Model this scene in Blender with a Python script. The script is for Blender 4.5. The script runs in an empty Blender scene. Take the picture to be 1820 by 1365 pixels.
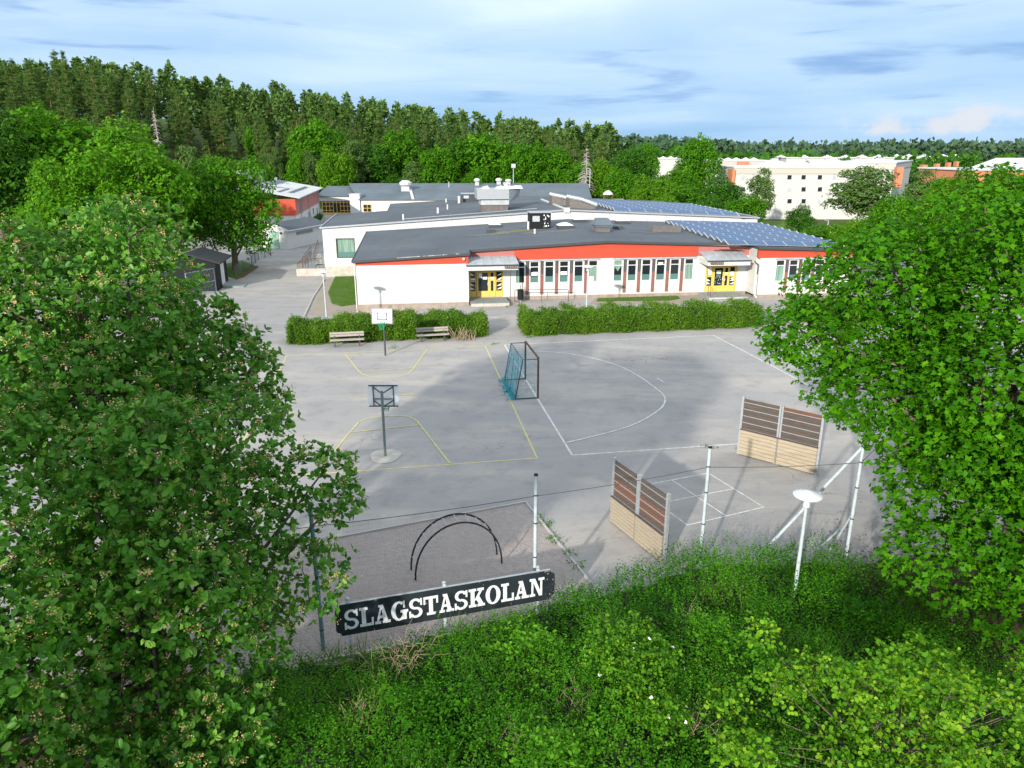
import bpy, bmesh, math, random
import numpy as np
from mathutils import Vector, Matrix
R=math.radians
sc=bpy.context.scene
C=sc.collection
# ---------------------------------------------------------------- camera, sky, sun, exposure
PITCH=R(17.8); F=1306.0; H=12.0
cd=bpy.data.cameras.new('camera'); cam=bpy.data.objects.new('camera',cd); C.objects.link(cam)
cam.location=(0,0,H); cam.rotation_euler=(R(90)-PITCH,0,0)
cd.sensor_width=36; cd.sensor_fit='HORIZONTAL'; cd.lens=36*F/1820; cd.clip_start=.1; cd.clip_end=9000
sc.camera=cam
SUN_AZ=math.atan2(-.43,-.90)      # compass angle of the sun, from +Y towards +X
SUN_EL=R(19)
sc.view_settings.view_transform='Standard'; sc.view_settings.look='None'
sc.view_settings.exposure=1.30; sc.view_settings.gamma=1; sc.view_settings.use_curve_mapping=False
w=bpy.data.worlds.new('World'); sc.world=w; w.use_nodes=True
nt=w.node_tree; nt.nodes.clear()
def wn(t,**k):
    n=nt.nodes.new(t)
    for a,b in k.items(): setattr(n,a,b)
    return n
def mth(op,a,b=None,c=None,clamp=False):
    n=wn('ShaderNodeMath',operation=op); n.use_clamp=clamp
    for i,v in enumerate((a,b,c)):
        if v is None: continue
        if isinstance(v,(int,float)): n.inputs[i].default_value=v
        else: nt.links.new(v,n.inputs[i])
    return n.outputs[0]
def wmr(v,a,b,c=0.,d=1.,smooth=True):
    n=wn('ShaderNodeMapRange'); n.interpolation_type='SMOOTHSTEP' if smooth else 'LINEAR'
    nt.links.new(v,n.inputs[0])
    for i,x in zip((1,2,3,4),(a,b,c,d)): n.inputs[i].default_value=x
    return n.outputs[0]
def wnoise(vec,scale,detail=5,rough=.55,dist=0.):
    n=wn('ShaderNodeTexNoise'); nt.links.new(vec,n.inputs['Vector']); n.inputs['Scale'].default_value=scale
    n.inputs['Detail'].default_value=detail; n.inputs['Roughness'].default_value=rough; n.inputs['Distortion'].default_value=dist
    return n.outputs[0]
def wvec(x,y,z):
    n=wn('ShaderNodeCombineXYZ')
    for i,v in enumerate((x,y,z)):
        if isinstance(v,(int,float)): n.inputs[i].default_value=v
        else: nt.links.new(v,n.inputs[i])
    return n.outputs[0]
sky=wn('ShaderNodeTexSky'); sky.sky_type='NISHITA'; sky.sun_disc=False
sky.sun_elevation=SUN_EL; sky.sun_rotation=SUN_AZ; sky.altitude=50; sky.air_density=1.0; sky.dust_density=.6; sky.ozone_density=2.2
tc=wn('ShaderNodeTexCoord'); sep=wn('ShaderNodeSeparateXYZ'); nt.links.new(tc.outputs['Generated'],sep.inputs[0])
X,Y,Z=sep.outputs
az=mth('ARCTAN2',X,Y)                     # compass angle
el=mth('ARCSINE',Z)
zz=mth('MAXIMUM',mth('ADD',Z,.09),.03)
plane=wvec(mth('DIVIDE',X,zz),mth('DIVIDE',Y,zz),0)
sheet_n=wnoise(plane,.35,6,.5,.4)
streak=wnoise(wvec(mth('MULTIPLY',az,1.4),mth('MULTIPLY',el,11.),3.1),1.6,6,.55,.3)
lowgap=wmr(el,.02,.42,0.0,1.)           # thin high sheet is denser higher up
sheetf=mth('MULTIPLY',mth('ADD',mth('MULTIPLY',wmr(sheet_n,.32,.66),.5),mth('MULTIPLY',wmr(streak,.35,.68),.5)),1.)
high=mth('ADD',mth('MULTIPLY',sheetf,.44),lowgap,clamp=True)
# dark small cloud bars
bars_n=wnoise(wvec(mth('MULTIPLY',az,3.2),mth('MULTIPLY',el,24.),7.7),1.25,5,.5,.25)
bars=mth('MULTIPLY',wmr(bars_n,.56,.70),wmr(mth('ABSOLUTE',mth('SUBTRACT',el,.13)),.05,.13,1,0))
# low cumulus bank near the horizon
cu_n=wnoise(wvec(mth('MULTIPLY',az,8.),mth('MULTIPLY',el,12.),1.7),1.9,8,.58,.15)
cu_m=mth('MULTIPLY',wmr(el,.004,.02,.0,1),wmr(el,.035,.082,1,0))
cu_az=wmr(az,.22,.52,-.16,.08)
cum=mth('MULTIPLY',wmr(mth('ADD',mth('ADD',cu_n,cu_az),mth('MULTIPLY',mth('SUBTRACT',cu_m,1.),.25)),.53,.70),cu_m)
def bg(col,s):
    b=wn('ShaderNodeBackground')
    if isinstance(col,tuple): b.inputs[0].default_value=(*col,1)
    else: nt.links.new(col,b.inputs[0])
    b.inputs[1].default_value=s; return b.outputs[0]
def wmix(f,a,b):
    m=wn('ShaderNodeMixShader'); nt.links.new(f,m.inputs[0]); nt.links.new(a,m.inputs[1]); nt.links.new(b,m.inputs[2]); return m.outputs[0]
SKYS=.10
s0=bg(sky.outputs[0],SKYS)
s0=wmix(wmr(el,.12,.9,.97,.6),s0,bg((.34,.635,1.0),.36))
s1=wmix(high,s0,bg((.78,.885,1.0),.54))
s2=wmix(mth('MULTIPLY',bars,.62),s1,bg((.18,.40,.84),.36))
s3=wmix(mth('MULTIPLY',cum,.85),s2,bg((.93,.95,1.0),.36))
wo=wn('ShaderNodeOutputWorld'); nt.links.new(s3,wo.inputs[0])
ld=bpy.data.lights.new('sun','SUN'); ld.energy=2.65; ld.angle=R(1.2); ld.color=(1,.93,.82)
sun=bpy.data.objects.new('sun',ld); C.objects.link(sun)
sd=Vector((math.sin(SUN_AZ)*math.cos(SUN_EL),math.cos(SUN_AZ)*math.cos(SUN_EL),math.sin(SUN_EL)))
sun.rotation_euler=sd.to_track_quat('Z','Y').to_euler(); sun.location=sd*80
sc.cycles.max_bounces=6; sc.cycles.diffuse_bounces=3; sc.cycles.glossy_bounces=2; sc.cycles.transmission_bounces=3; sc.cycles.transparent_max_bounces=6
sc.cycles.use_denoising=True
# ---------------------------------------------------------------- measuring helpers (where a sight line meets the ground or a wall)
cp,sp=math.cos(PITCH),math.sin(PITCH)
def ray(px,py):
    k=(py-682.5)/F
    return np.array([(px-910)/F, cp-k*sp, -sp-k*cp])
def P(px,py,z=0.):
    d=ray(px,py); t=(z-H)/d[2]; return np.array([t*d[0],t*d[1],z])
def ss(x): x=np.clip(x,0,1); return x*x*(3-2*x)
def g(x,y):                                   # the ground's height
    x=np.asarray(x,float); y=np.asarray(y,float)
    r=np.hypot(x,y); a=np.degrees(np.arctan2(x,y))
    z=-.5*ss((-4-x)/8)*ss((y-47)/7)
    r0=160-45*ss((-21-a)/8)
    hill=ss((r-r0)/75)*ss((10-a)/38)*14.5+ss((r-r0+10)/60)*ss((-16-a)/20)*.8+ss((r-240)/40)*ss((9-a)/20)*7.5
    fall=-3.4*ss((r-95)/70)*ss((a-9)/9)
    far=ss((r-330)/150)*ss((a-3)/4)*3.0-ss((r-700)/600)*10
    return z+np.where(y>0,hill+fall+far,0)
def Pg(px,py):
    z=0.
    for _ in range(6):
        q=P(px,py,z); z=float(g(q[0],q[1]))
    return np.array([q[0],q[1],z])
# ---------------------------------------------------------------- object helpers
def tag(o,label=None,cat=None,group=None,kind=None):
    if label: o['label']=label
    if cat: o['category']=cat
    if group: o['group']=group
    if kind: o['kind']=kind
    return o
def thing(name,label,cat,loc=(0,0,0),rz=0.,group=None):
    o=bpy.data.objects.new(name,None); C.objects.link(o); o.empty_display_size=.3
    o.location=Vector([float(v) for v in loc]); o.rotation_euler=(0,0,rz); return tag(o,label,cat,group)
def copy_tree(o,parent=None):
    c=o.copy(); C.objects.link(c)
    if parent: c.parent=parent
    for ch in o.children: copy_tree(ch,c)
    return c
def place(o,loc,rz=0.,label=None,first=False,s=1.):
    c=o if first else copy_tree(o)
    c.location=Vector([float(v) for v in loc]); c.rotation_euler=(0,0,rz); c.scale=(s,s,s)
    if label: c['label']=label
    return c
def finish(me,name,m,parent,off,smooth):
    ob=bpy.data.objects.new(name,me)
    for mm in (m if isinstance(m,(list,tuple)) else [m]): me.materials.append(mm)
    if parent is not None: ob.parent=parent
    C.objects.link(ob)
    if smooth: me.polygons.foreach_set('use_smooth',[True]*len(me.polygons))
    return ob
class MB:
    def __init__(s,O=(0,0,0),u=(1,0,0)):
        s.v=[];s.f=[];s.mi=[];s.m=0
        s.O=np.array([float(O[0]),float(O[1]),0.]); u=np.array([u[0],u[1],0.],float); s.u=u/np.linalg.norm(u); s.w=np.array([-s.u[1],s.u[0],0.])
    def T(s,a,b,z): return s.O+s.u*a+s.w*b+np.array([0,0,z])
    def poly(s,pts,fr=True):
        i=len(s.v); s.v+= [tuple(s.T(*p)) if fr else tuple(p) for p in pts]; s.f.append(tuple(range(i,i+len(pts)))); s.mi.append(s.m); return s
    def hexa(s,p):      # 8 pts: bottom 4 ccw, top 4 ccw (local)
        i=len(s.v); s.v+=[tuple(s.T(*q)) for q in p]
        for q in ((3,2,1,0),(4,5,6,7),(0,1,5,4),(1,2,6,5),(2,3,7,6),(3,0,4,7)): s.f.append(tuple(i+k for k in q)); s.mi.append(s.m)
        return s
    def box(s,a0,a1,b0,b1,z0,z1):
        return s.hexa([(a0,b0,z0),(a1,b0,z0),(a1,b1,z0),(a0,b1,z0),(a0,b0,z1),(a1,b0,z1),(a1,b1,z1),(a0,b1,z1)])
    def bar(s,p,q,wd,ht=None):
        ht=ht or wd; p=s.T(*p);q=s.T(*q); d=q-p; L=np.linalg.norm(d); d/=L
        up=np.array([0,0,1.]) if abs(d[2])<.95 else np.array([0,1.,0]); x=np.cross(d,up); x/=np.linalg.norm(x); y=np.cross(x,d)
        i=len(s.v)
        for e in (p,q):
            for sx,sy in ((-1,-1),(1,-1),(1,1),(-1,1)): s.v.append(tuple(e+x*sx*wd/2+y*sy*ht/2))
        for qd in ((0,1,2,3),(7,6,5,4),(0,4,5,1),(1,5,6,2),(2,6,7,3),(3,7,4,0)): s.f.append(tuple(i+k for k in qd)); s.mi.append(s.m)
        return s
    def tube(s,pts,r,n=8,caps=True):
        P_=[s.T(*p) for p in pts]; rs=r if isinstance(r,(list,tuple)) else [r]*len(P_)
        base=len(s.v); prev=None
        for k,p in enumerate(P_):
            d=P_[min(k+1,len(P_)-1)]-P_[max(k-1,0)]; d=d/(np.linalg.norm(d)+1e-9)
            if prev is None:
                a=np.array([0,0,1.]) if abs(d[2])<.9 else np.array([1.,0,0]); x=np.cross(d,a)
            else: x=prev-d*np.dot(prev,d)
            x/=np.linalg.norm(x)+1e-9; prev=x; y=np.cross(d,x)
            for j in range(n):
                t=2*math.pi*j/n; s.v.append(tuple(p+(x*math.cos(t)+y*math.sin(t))*rs[k]))
        for k in range(len(P_)-1):
            for j in range(n):
                a=base+k*n+j; b=base+k*n+(j+1)%n; s.f.append((a,b,b+n,a+n)); s.mi.append(s.m)
        if caps:
            s.f.append(tuple(base+j for j in range(n))[::-1]); s.mi.append(s.m)
            e=base+(len(P_)-1)*n; s.f.append(tuple(e+j for j in range(n))); s.mi.append(s.m)
        return s
    def lathe(s,c,prof,n=20):     # prof: (r,z)
        base=len(s.v)
        for r,z in prof:
            for j in range(n):
                t=2*math.pi*j/n; s.v.append(tuple(s.T(c[0]+r*math.cos(t),c[1]+r*math.sin(t),z)))
        for k in range(len(prof)-1):
            for j in range(n):
                a=base+k*n+j;b=base+k*n+(j+1)%n; s.f.append((a,b,b+n,a+n)); s.mi.append(s.m)
        s.f.append(tuple(base+j for j in range(n))[::-1]); s.mi.append(s.m)
        e=base+(len(prof)-1)*n; s.f.append(tuple(e+j for j in range(n))); s.mi.append(s.m)
        return s
    def build(s,name,m,parent=None,world=True,smooth=False,kind=None,label=None,bevel=0):
        v=np.array(s.v,float)
        if parent is not None and world:
            l=parent.location.copy(); p=parent.parent
            while p: l=l+p.location; p=p.parent
            v=v-np.array(l)
        me=bpy.data.meshes.new(name); me.from_pydata(v.tolist(),[],s.f); 
        if isinstance(m,(list,tuple)): 
            for mm in m: me.materials.append(mm)
            me.polygons.foreach_set('material_index',s.mi)
        else: me.materials.append(m)
        ob=bpy.data.objects.new(name,me)
        if parent is not None: ob.parent=parent
        C.objects.link(ob)
        if smooth:
            me.polygons.foreach_set('use_smooth',[True]*len(me.polygons)); me.set_sharp_from_angle(angle=R(40))
        if bevel:
            b=ob.modifiers.new('bevel','BEVEL'); b.width=bevel; b.segments=2; b.limit_method='ANGLE'
        if kind: ob['kind']=kind
        if label: ob['label']=label
        return ob
def share(src,name,parent,loc=(0,0,0),rz=0.,rot=None):
    o=bpy.data.objects.new(name,src.data); C.objects.link(o); o.parent=parent; o.location=Vector([float(v) for v in loc]); o.rotation_euler=rot or (0,0,rz)
    return o
# ---------------------------------------------------------------- materials
def mat(name,col,rough=.7,metal=0.,spec=.5,var=.0,vscale=6.,bump=0.,bscale=60.,col2=None,detail=4,stretch=None):
    m=bpy.data.materials.new(name); m.use_nodes=True; n=m.node_tree; b=n.nodes['Principled BSDF']
    b.inputs['Base Color'].default_value=(*col,1); b.inputs['Roughness'].default_value=rough; b.inputs['Metallic'].default_value=metal
    b.inputs['Specular IOR Level'].default_value=spec
    if var or col2 or bump:
        tcn=n.nodes.new('ShaderNodeTexCoord'); vec=tcn.outputs['Object']
        if stretch:
            mp=n.nodes.new('ShaderNodeMapping'); mp.inputs['Scale'].default_value=stretch; n.links.new(vec,mp.inputs[0]); vec=mp.outputs[0]
    if var or col2:
        t=n.nodes.new('ShaderNodeTexNoise'); t.inputs['Scale'].default_value=vscale; t.inputs['Detail'].default_value=detail; n.links.new(vec,t.inputs[0])
        r=n.nodes.new('ShaderNodeMapRange'); r.inputs[1].default_value=.3; r.inputs[2].default_value=.7; n.links.new(t.outputs[0],r.inputs[0])
        mx=n.nodes.new('ShaderNodeMix'); mx.data_type='RGBA'; n.links.new(r.outputs[0],mx.inputs['Factor'])
        c2=col2 or tuple(min(1,c*(1+var)) for c in col); c1=col if col2 else tuple(c*(1-var) for c in col)
        mx.inputs['A'].default_value=(*c1,1); mx.inputs['B'].default_value=(*c2,1); n.links.new(mx.outputs['Result'],b.inputs['Base Color'])
    if bump:
        t=n.nodes.new('ShaderNodeTexNoise'); t.inputs['Scale'].default_value=bscale; t.inputs['Detail'].default_value=5; n.links.new(vec,t.inputs[0])
        bp=n.nodes.new('ShaderNodeBump'); bp.inputs['Strength'].default_value=bump; bp.inputs['Distance'].default_value=.02
        n.links.new(t.outputs[0],bp.inputs['Height']); n.links.new(bp.outputs[0],b.inputs['Normal'])
    return m
def NN(m): return m.node_tree
def add(n,t,**k):
    x=n.nodes.new(t)
    for a,b in k.items(): setattr(x,a,b)
    return x
def mixc(n,f,a,b):
    mx=add(n,'ShaderNodeMix',data_type='RGBA')
    for key,v in (('Factor',f),('A',a),('B',b)):
        s_=mx.inputs[key]
        if isinstance(v,(int,float)): s_.default_value=v
        elif isinstance(v,tuple): s_.default_value=(*v,1)
        else: n.links.new(v,s_)
    return mx.outputs['Result']
def nz(n,vec,scale,detail=4,rough=.5,lo=.35,hi=.65,o0=0.,o1=1.,dist=0.):
    t=add(n,'ShaderNodeTexNoise'); t.inputs['Scale'].default_value=scale; t.inputs['Detail'].default_value=detail; t.inputs['Roughness'].default_value=rough; t.inputs['Distortion'].default_value=dist
    if vec is not None: n.links.new(vec,t.inputs[0])
    r=add(n,'ShaderNodeMapRange'); n.links.new(t.outputs[0],r.inputs[0])
    for i,v in zip((1,2,3,4),(lo,hi,o0,o1)): r.inputs[i].default_value=v
    return r.outputs[0]
def mul(n,a,b,op='MULTIPLY'):
    x=add(n,'ShaderNodeMath',operation=op)
    for i,v in enumerate((a,b)):
        if isinstance(v,(int,float)): x.inputs[i].default_value=v
        else: n.links.new(v,x.inputs[i])
    return x.outputs[0]
def leafmat(name,c0,c1,c2,trans=.3,rough=.45,spec=.35):
    m=bpy.data.materials.new(name); m.use_nodes=True; n=m.node_tree; b=n.nodes['Principled BSDF']
    at=add(n,'ShaderNodeAttribute',attribute_name='tint'); rp=add(n,'ShaderNodeValToRGB'); n.links.new(at.outputs['Fac'],rp.inputs[0])
    e=rp.color_ramp.elements; e[0].position=0; e[0].color=(*c0,1); e[1].position=1; e[1].color=(*c2,1); x=e.new(.5); x.color=(*c1,1)
    n.links.new(rp.outputs[0],b.inputs['Base Color']); b.inputs['Roughness'].default_value=rough; b.inputs['Specular IOR Level'].default_value=spec
    tr=add(n,'ShaderNodeBsdfTranslucent'); hs=add(n,'ShaderNodeHueSaturation'); hs.inputs['Value'].default_value=1.5; hs.inputs['Hue'].default_value=.485; n.links.new(rp.outputs[0],hs.inputs['Color']); n.links.new(hs.outputs[0],tr.inputs[0])
    mx=add(n,'ShaderNodeMixShader'); mx.inputs[0].default_value=trans; n.links.new(b.outputs[0],mx.inputs[1]); n.links.new(tr.outputs[0],mx.inputs[2])
    n.links.new(mx.outputs[0],n.nodes['Material Output'].inputs[0]); return m
M={}
M['white']=mat('white_paint',(.60,.60,.585),.6,var=.03,vscale=3)
M['lampwhite']=mat('lamp_white',(.62,.64,.66),.3,var=.02)
M['blackroof']=mat('black_felt',(.022,.025,.03),.8,var=.2,vscale=2)
M['galv']=mat('galvanised_steel',(.38,.405,.43),.45,metal=.35,var=.12,vscale=9)
M['polewhite']=mat('pale_post_paint',(.40,.455,.49),.5,var=.16,vscale=5)
M['poleteal']=mat('weathered_teal_paint',(.13,.24,.27),.5,var=.2,vscale=5)
M['boardwhite']=mat('backboard_white',(.86,.87,.88),.5)
M['black']=mat('black_paint',(.010,.011,.013),.7,spec=.25)
M['darkmetal']=mat('dark_metal',(.05,.055,.06),.5)
M['rust']=mat('dark_rust',(.09,.055,.04),.75,var=.4,vscale=20)
M['brown']=mat('brown_cladding',(.22,.085,.07),.7,var=.15,vscale=5)
M['yellow']=mat('yellow_door_paint',(.72,.47,.10),.5,var=.06,vscale=4)
M['yellowdark']=mat('ochre_frame_paint',(.60,.38,.04),.5)
M['glass']=mat('window_glass',(.015,.02,.025),.06,spec=.6)
M['film']=mat('teal_film',(.08,.17,.155),.35)
M['curtain']=mat('fold_shaded_curtain',(.15,.25,.20),.8,var=.45,vscale=1.1,stretch=(8,8,.3))  # light and dark of hanging folds painted as vertical stripes
M['paper']=mat('paper',(.78,.79,.76),.8,var=.08,vscale=14)
M['concrete']=mat('concrete',(.42,.39,.34),.85,var=.15,vscale=2.5,bump=.3,bscale=40)
M['kerb']=mat('kerb_stone',(.40,.37,.33),.85,var=.15,vscale=4)
M['step']=mat('grey_step',(.23,.25,.24),.8,var=.12,vscale=3)
M['plinth']=mat('brown_plinth',(.25,.185,.155),.85,col2=(.33,.28,.235),vscale=2.4)
M['upst']=mat('upstand_felt',(.13,.115,.11),.85,var=.15,vscale=3)
M['metalroof']=mat('grey_metal_roof',(.42,.45,.47),.5,var=.14,vscale=2.2,metal=.2)
M['fascia']=mat('pale_fascia',(.52,.52,.52),.6,var=.04,vscale=2)
M['netgreen']=mat('green_net',(.02,.28,.13),.7)
M['netcyan']=mat('cyan_net',(.02,.34,.42),.7)
M['bark']=mat('bark',(.13,.10,.075),.9,var=.3,vscale=9,bump=.6,bscale=25)
M['barkpine']=mat('pine_bark',(.24,.12,.065),.9,var=.3,vscale=3)
M['barkbirch']=mat('birch_bark',(.55,.53,.48),.8,var=.3,vscale=4)
M['deadwood']=mat('dead_wood',(.32,.29,.27),.9,var=.2,vscale=6)
M['dry']=mat('dry_stems',(.27,.21,.13),.9,var=.25,vscale=6)
M['benchwood']=mat('weathered_wood',(.33,.29,.26),.85,var=.2,vscale=5,stretch=(1,8,8))
M['grass_blade']=leafmat('grass_blades',(.045,.11,.012),(.075,.17,.02),(.13,.22,.04),.3,.7,.2)
M['l_sorb']=leafmat('whitebeam_leaves',(.030,.125,.012),(.088,.265,.018),(.30,.46,.09),0.34,0.42,0.26)
M['l_maple']=leafmat('maple_leaves',(.022,.105,.002),(.050,.195,.003),(.120,.33,.006),0.36,0.55,0.1)
M['l_hazel']=leafmat('hazel_leaves',(.042,.145,.006),(.100,.265,.009),(.24,.39,.02),0.3,0.5,0.14)
M['l_bed']=leafmat('snowberry_leaves',(.024,.105,.004),(.054,.200,.006),(.135,.34,.018),0.34,0.6,0.1)
M['l_hedge']=leafmat('hedge_leaves',(.038,.105,.008),(.082,.190,.010),(.17,.28,.02),0.25,0.6,0.12)
M['l_decid']=leafmat('broad_leaves',(.034,.125,.004),(.066,.215,.006),(.14,.33,.014),0.36,0.6,0.1)
M['l_decid_dk']=leafmat('dark_broad_leaves',(.024,.090,.008),(.042,.140,.010),(.085,.205,.018),0.3,0.6,0.1)
M['l_far_hazed']=leafmat('hazed_far_conifers',(.040,.085,.050),(.065,.120,.065),(.105,.165,.08),.1,.8,.03)  # distance haze is put into this lighter, bluer leaf colour
M['l_birch']=leafmat('birch_leaves',(.055,.115,.025),(.085,.165,.030),(.13,.21,.045),.3,.6,.2)
M['l_lime']=leafmat('lime_green_leaves',(.065,.18,.006),(.12,.28,.010),(.20,.36,.02),0.32,0.6,0.1)
M['l_pine']=leafmat('pine_needles',(.055,.120,.026),(.100,.185,.040),(.185,.275,.070),0.26,0.7,0.06)
M['blossom']=mat('withered_blossom',(.48,.32,.13),.9,var=.3,vscale=30)
M['rose']=mat('white_rose',(.85,.82,.80),.7)
M['brick']=mat('orange_brick',(.50,.19,.10),.85,var=.08,vscale=1.5)
M['aptwhite']=mat('white_render',(.47,.465,.45),.8,var=.02)
M['aptbeige']=mat('cream_render',(.42,.40,.355),.8,var=.03)
M['aptroof']=mat('white_roof_sheet',(.56,.56,.58),.6)
def boards(name,c1,c2,period,axis='Z',gap=.06,dirt=None):
    m=bpy.data.materials.new(name); m.use_nodes=True; n=m.node_tree; b=n.nodes['Principled BSDF']; b.inputs['Roughness'].default_value=.65
    t=add(n,'ShaderNodeTexCoord'); s_=add(n,'ShaderNodeSeparateXYZ'); n.links.new(t.outputs['Object'],s_.inputs[0])
    q=mul(n,s_.outputs[axis],1/period); fr=mul(n,q,0,'FRACT'); fl=mul(n,q,0,'FLOOR')
    wnn=add(n,'ShaderNodeTexWhiteNoise',noise_dimensions='1D'); n.links.new(fl,wnn.inputs['W'])
    c=mixc(n,wnn.outputs['Value'],c1,c2)
    c=mixc(n,nz(n,t.outputs['Object'],1.3,5,.6,.45,.75,0,.5),c,tuple(x*.88 for x in c1) if dirt is None else dirt)
    zb_=add(n,'ShaderNodeMapRange'); n.links.new(s_.outputs['Z'],zb_.inputs[0])
    for i_,v_ in zip((1,2,3,4),(.3,1.3,.55,0.)): zb_.inputs[i_].default_value=v_
    c=mixc(n,mul(n,zb_.outputs[0],nz(n,t.outputs['Object'],1.1,7,.7,.40,.68)),c,tuple(x*.72 for x in c1))
    n.links.new(c,b.inputs['Base Color'])
    gp=mul(n,fr,gap,'GREATER_THAN'); bp=add(n,'ShaderNodeBump'); bp.inputs['Strength'].default_value=.6; bp.inputs['Distance'].default_value=.015
    n.links.new(gp,bp.inputs['Height']); n.links.new(bp.outputs[0],b.inputs['Normal']); return m
M['whitewall']=boards('white_boarding',(.60,.60,.575),(.57,.57,.545),.16,dirt=(.47,.46,.41))
M['red']=boards('red_boarding',(.50,.066,.030),(.46,.056,.026),.12,dirt=(.42,.055,.03))
M['redfade']=boards('faded_red_boarding',(.42,.15,.13),(.38,.13,.12),.12)
def roofmat(name,c,moss=.25):
    m=bpy.data.materials.new(name); m.use_nodes=True; n=m.node_tree; b=n.nodes['Principled BSDF']; b.inputs['Roughness'].default_value=.85
    t=add(n,'ShaderNodeTexCoord'); o=t.outputs['Object']
    k=mixc(n,nz(n,o,.22,6,.6,.35,.7),c,tuple(x*1.5 for x in c)); k=mixc(n,nz(n,o,7,4,.6,.3,.7,0,.35),k,tuple(x*.6 for x in c))
    k=mixc(n,nz(n,o,.13,6,.7,.60,.72,0,moss),k,(.17,.14,.07))
    s_=add(n,'ShaderNodeSeparateXYZ'); n.links.new(o,s_.inputs[0]); fr=mul(n,mul(n,s_.outputs['X'],1.0),0,'FRACT'); k=mixc(n,mul(n,mul(n,fr,.03,'LESS_THAN'),.35),k,tuple(x*.55 for x in c))
    n.links.new(k,b.inputs['Base Color'])
    bp=add(n,'ShaderNodeBump'); bp.inputs['Strength'].default_value=.25; bp.inputs['Distance'].default_value=.02; n.links.new(nz(n,o,40,3),bp.inputs['Height']); n.links.new(bp.outputs[0],b.inputs['Normal'])
    return m
M['roof']=roofmat('roofing_felt',(.070,.083,.098),.35)
M['roof2']=roofmat('blue_grey_sheet_roof',(.090,.115,.135),.1)
def asphalt():
    m=bpy.data.materials.new('asphalt'); m.use_nodes=True; n=m.node_tree; b=n.nodes['Principled BSDF']; b.inputs['Roughness'].default_value=.92; b.inputs['Specular IOR Level'].default_value=.25
    o=add(n,'ShaderNodeTexCoord').outputs['Object']
    k=mixc(n,nz(n,o,.09,5,.6,.35,.65),(.30,.288,.282),(.36,.343,.330))
    mp=add(n,'ShaderNodeMapping'); mp.inputs['Rotation'].default_value=(0,0,R(-25)); mp.inputs['Scale'].default_value=(.09,.30,1); n.links.new(o,mp.inputs[0])
    k=mixc(n,nz(n,mp.outputs[0],1.3,8,.66,.46,.66,0,.75,.5),k,(.47,.425,.37))       # drifted sand
    k=mixc(n,nz(n,o,.8,7,.7,.50,.70,0,.45),k,(.19,.18,.185))
    k=mixc(n,nz(n,o,5,6,.7,.5,.8,0,.35),k,(.40,.375,.35))
    k=mixc(n,nz(n,o,55,3,.8,.3,.7,0,.28),k,(.16,.155,.155))
    v=add(n,'ShaderNodeTexVoronoi',feature='DISTANCE_TO_EDGE'); v.inputs['Scale'].default_value=.16
    ds=add(n,'ShaderNodeVectorMath',operation='ADD'); nn=add(n,'ShaderNodeTexNoise'); nn.inputs['Scale'].default_value=.7; nn.inputs['Detail'].default_value=7; n.links.new(o,nn.inputs[0])
    sc_=add(n,'ShaderNodeVectorMath',operation='SCALE'); sc_.inputs['Scale'].default_value=2.6; n.links.new(nn.outputs['Color'],sc_.inputs[0]); n.links.new(o,ds.inputs[0]); n.links.new(sc_.outputs[0],ds.inputs[1]); n.links.new(ds.outputs[0],v.inputs[0])
    cr=mul(n,mul(n,v.outputs['Distance'],.0020,'LESS_THAN'),nz(n,o,.13,3,.5,.52,.60,0,.6))
    k=mixc(n,cr,k,(.07,.068,.066))
    n.links.new(k,b.inputs['Base Color'])
    bp=add(n,'ShaderNodeBump'); bp.inputs['Strength'].default_value=.35; bp.inputs['Distance'].default_value=.01; n.links.new(nz(n,o,70,3,.7,.2,.8),bp.inputs['Height']); n.links.new(bp.outputs[0],b.inputs['Normal'])
    return m
M['asphalt']=asphalt()
def ground2(name,a,b_,c,s1=.5,s2=6,fine=60,bump=.5):
    m=bpy.data.materials.new(name); m.use_nodes=True; n=m.node_tree; b=n.nodes['Principled BSDF']; b.inputs['Roughness'].default_value=.95; b.inputs['Specular IOR Level'].default_value=.15
    o=add(n,'ShaderNodeTexCoord').outputs['Object']
    k=mixc(n,nz(n,o,s1,5,.6),a,b_); k=mixc(n,nz(n,o,s2,5,.7,.45,.75),k,c); k=mixc(n,nz(n,o,fine,3,.8,.3,.7,0,.6),k,tuple(x*.55 for x in a))
    n.links.new(k,b.inputs['Base Color'])
    bp=add(n,'ShaderNodeBump'); bp.inputs['Strength'].default_value=bump; bp.inputs['Distance'].default_value=.03; n.links.new(nz(n,o,fine*.7,4,.7,.2,.8),bp.inputs['Height']); n.links.new(bp.outputs[0],b.inputs['Normal'])
    return m
M['gravel']=ground2('pinkish_gravel',(.39,.335,.31),(.45,.39,.36),(.31,.27,.25),.4,5,16,1.)
M['terrain']=ground2('rough_grass_ground',(.050,.085,.016),(.075,.115,.022),(.09,.085,.035),.1,.7,9)
M['lawn']=ground2('lawn_ground',(.07,.16,.014),(.09,.18,.018),(.22,.19,.11),.5,.8,20)
M['soil']=ground2('leaf_litter',(.09,.065,.04),(.13,.10,.06),(.06,.05,.03),.7,4,30)
M['sand']=ground2('sandy_ground',(.38,.33,.27),(.34,.29,.23),(.30,.26,.21),.4,3,30)
M['wcourt']=mat('white_road_paint',(.72,.72,.70),.8,col2=(.40,.39,.38),vscale=5,detail=8)
M['ycourt']=mat('yellow_road_paint',(.62,.55,.17),.8,col2=(.42,.37,.20),vscale=4,detail=8)
M['solar']=mat('solar_cells',(.018,.070,.17),.24,spec=.5,var=.15,vscale=.8)
M['alu']=mat('aluminium_frame',(.50,.52,.55),.35,metal=.3)
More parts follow.
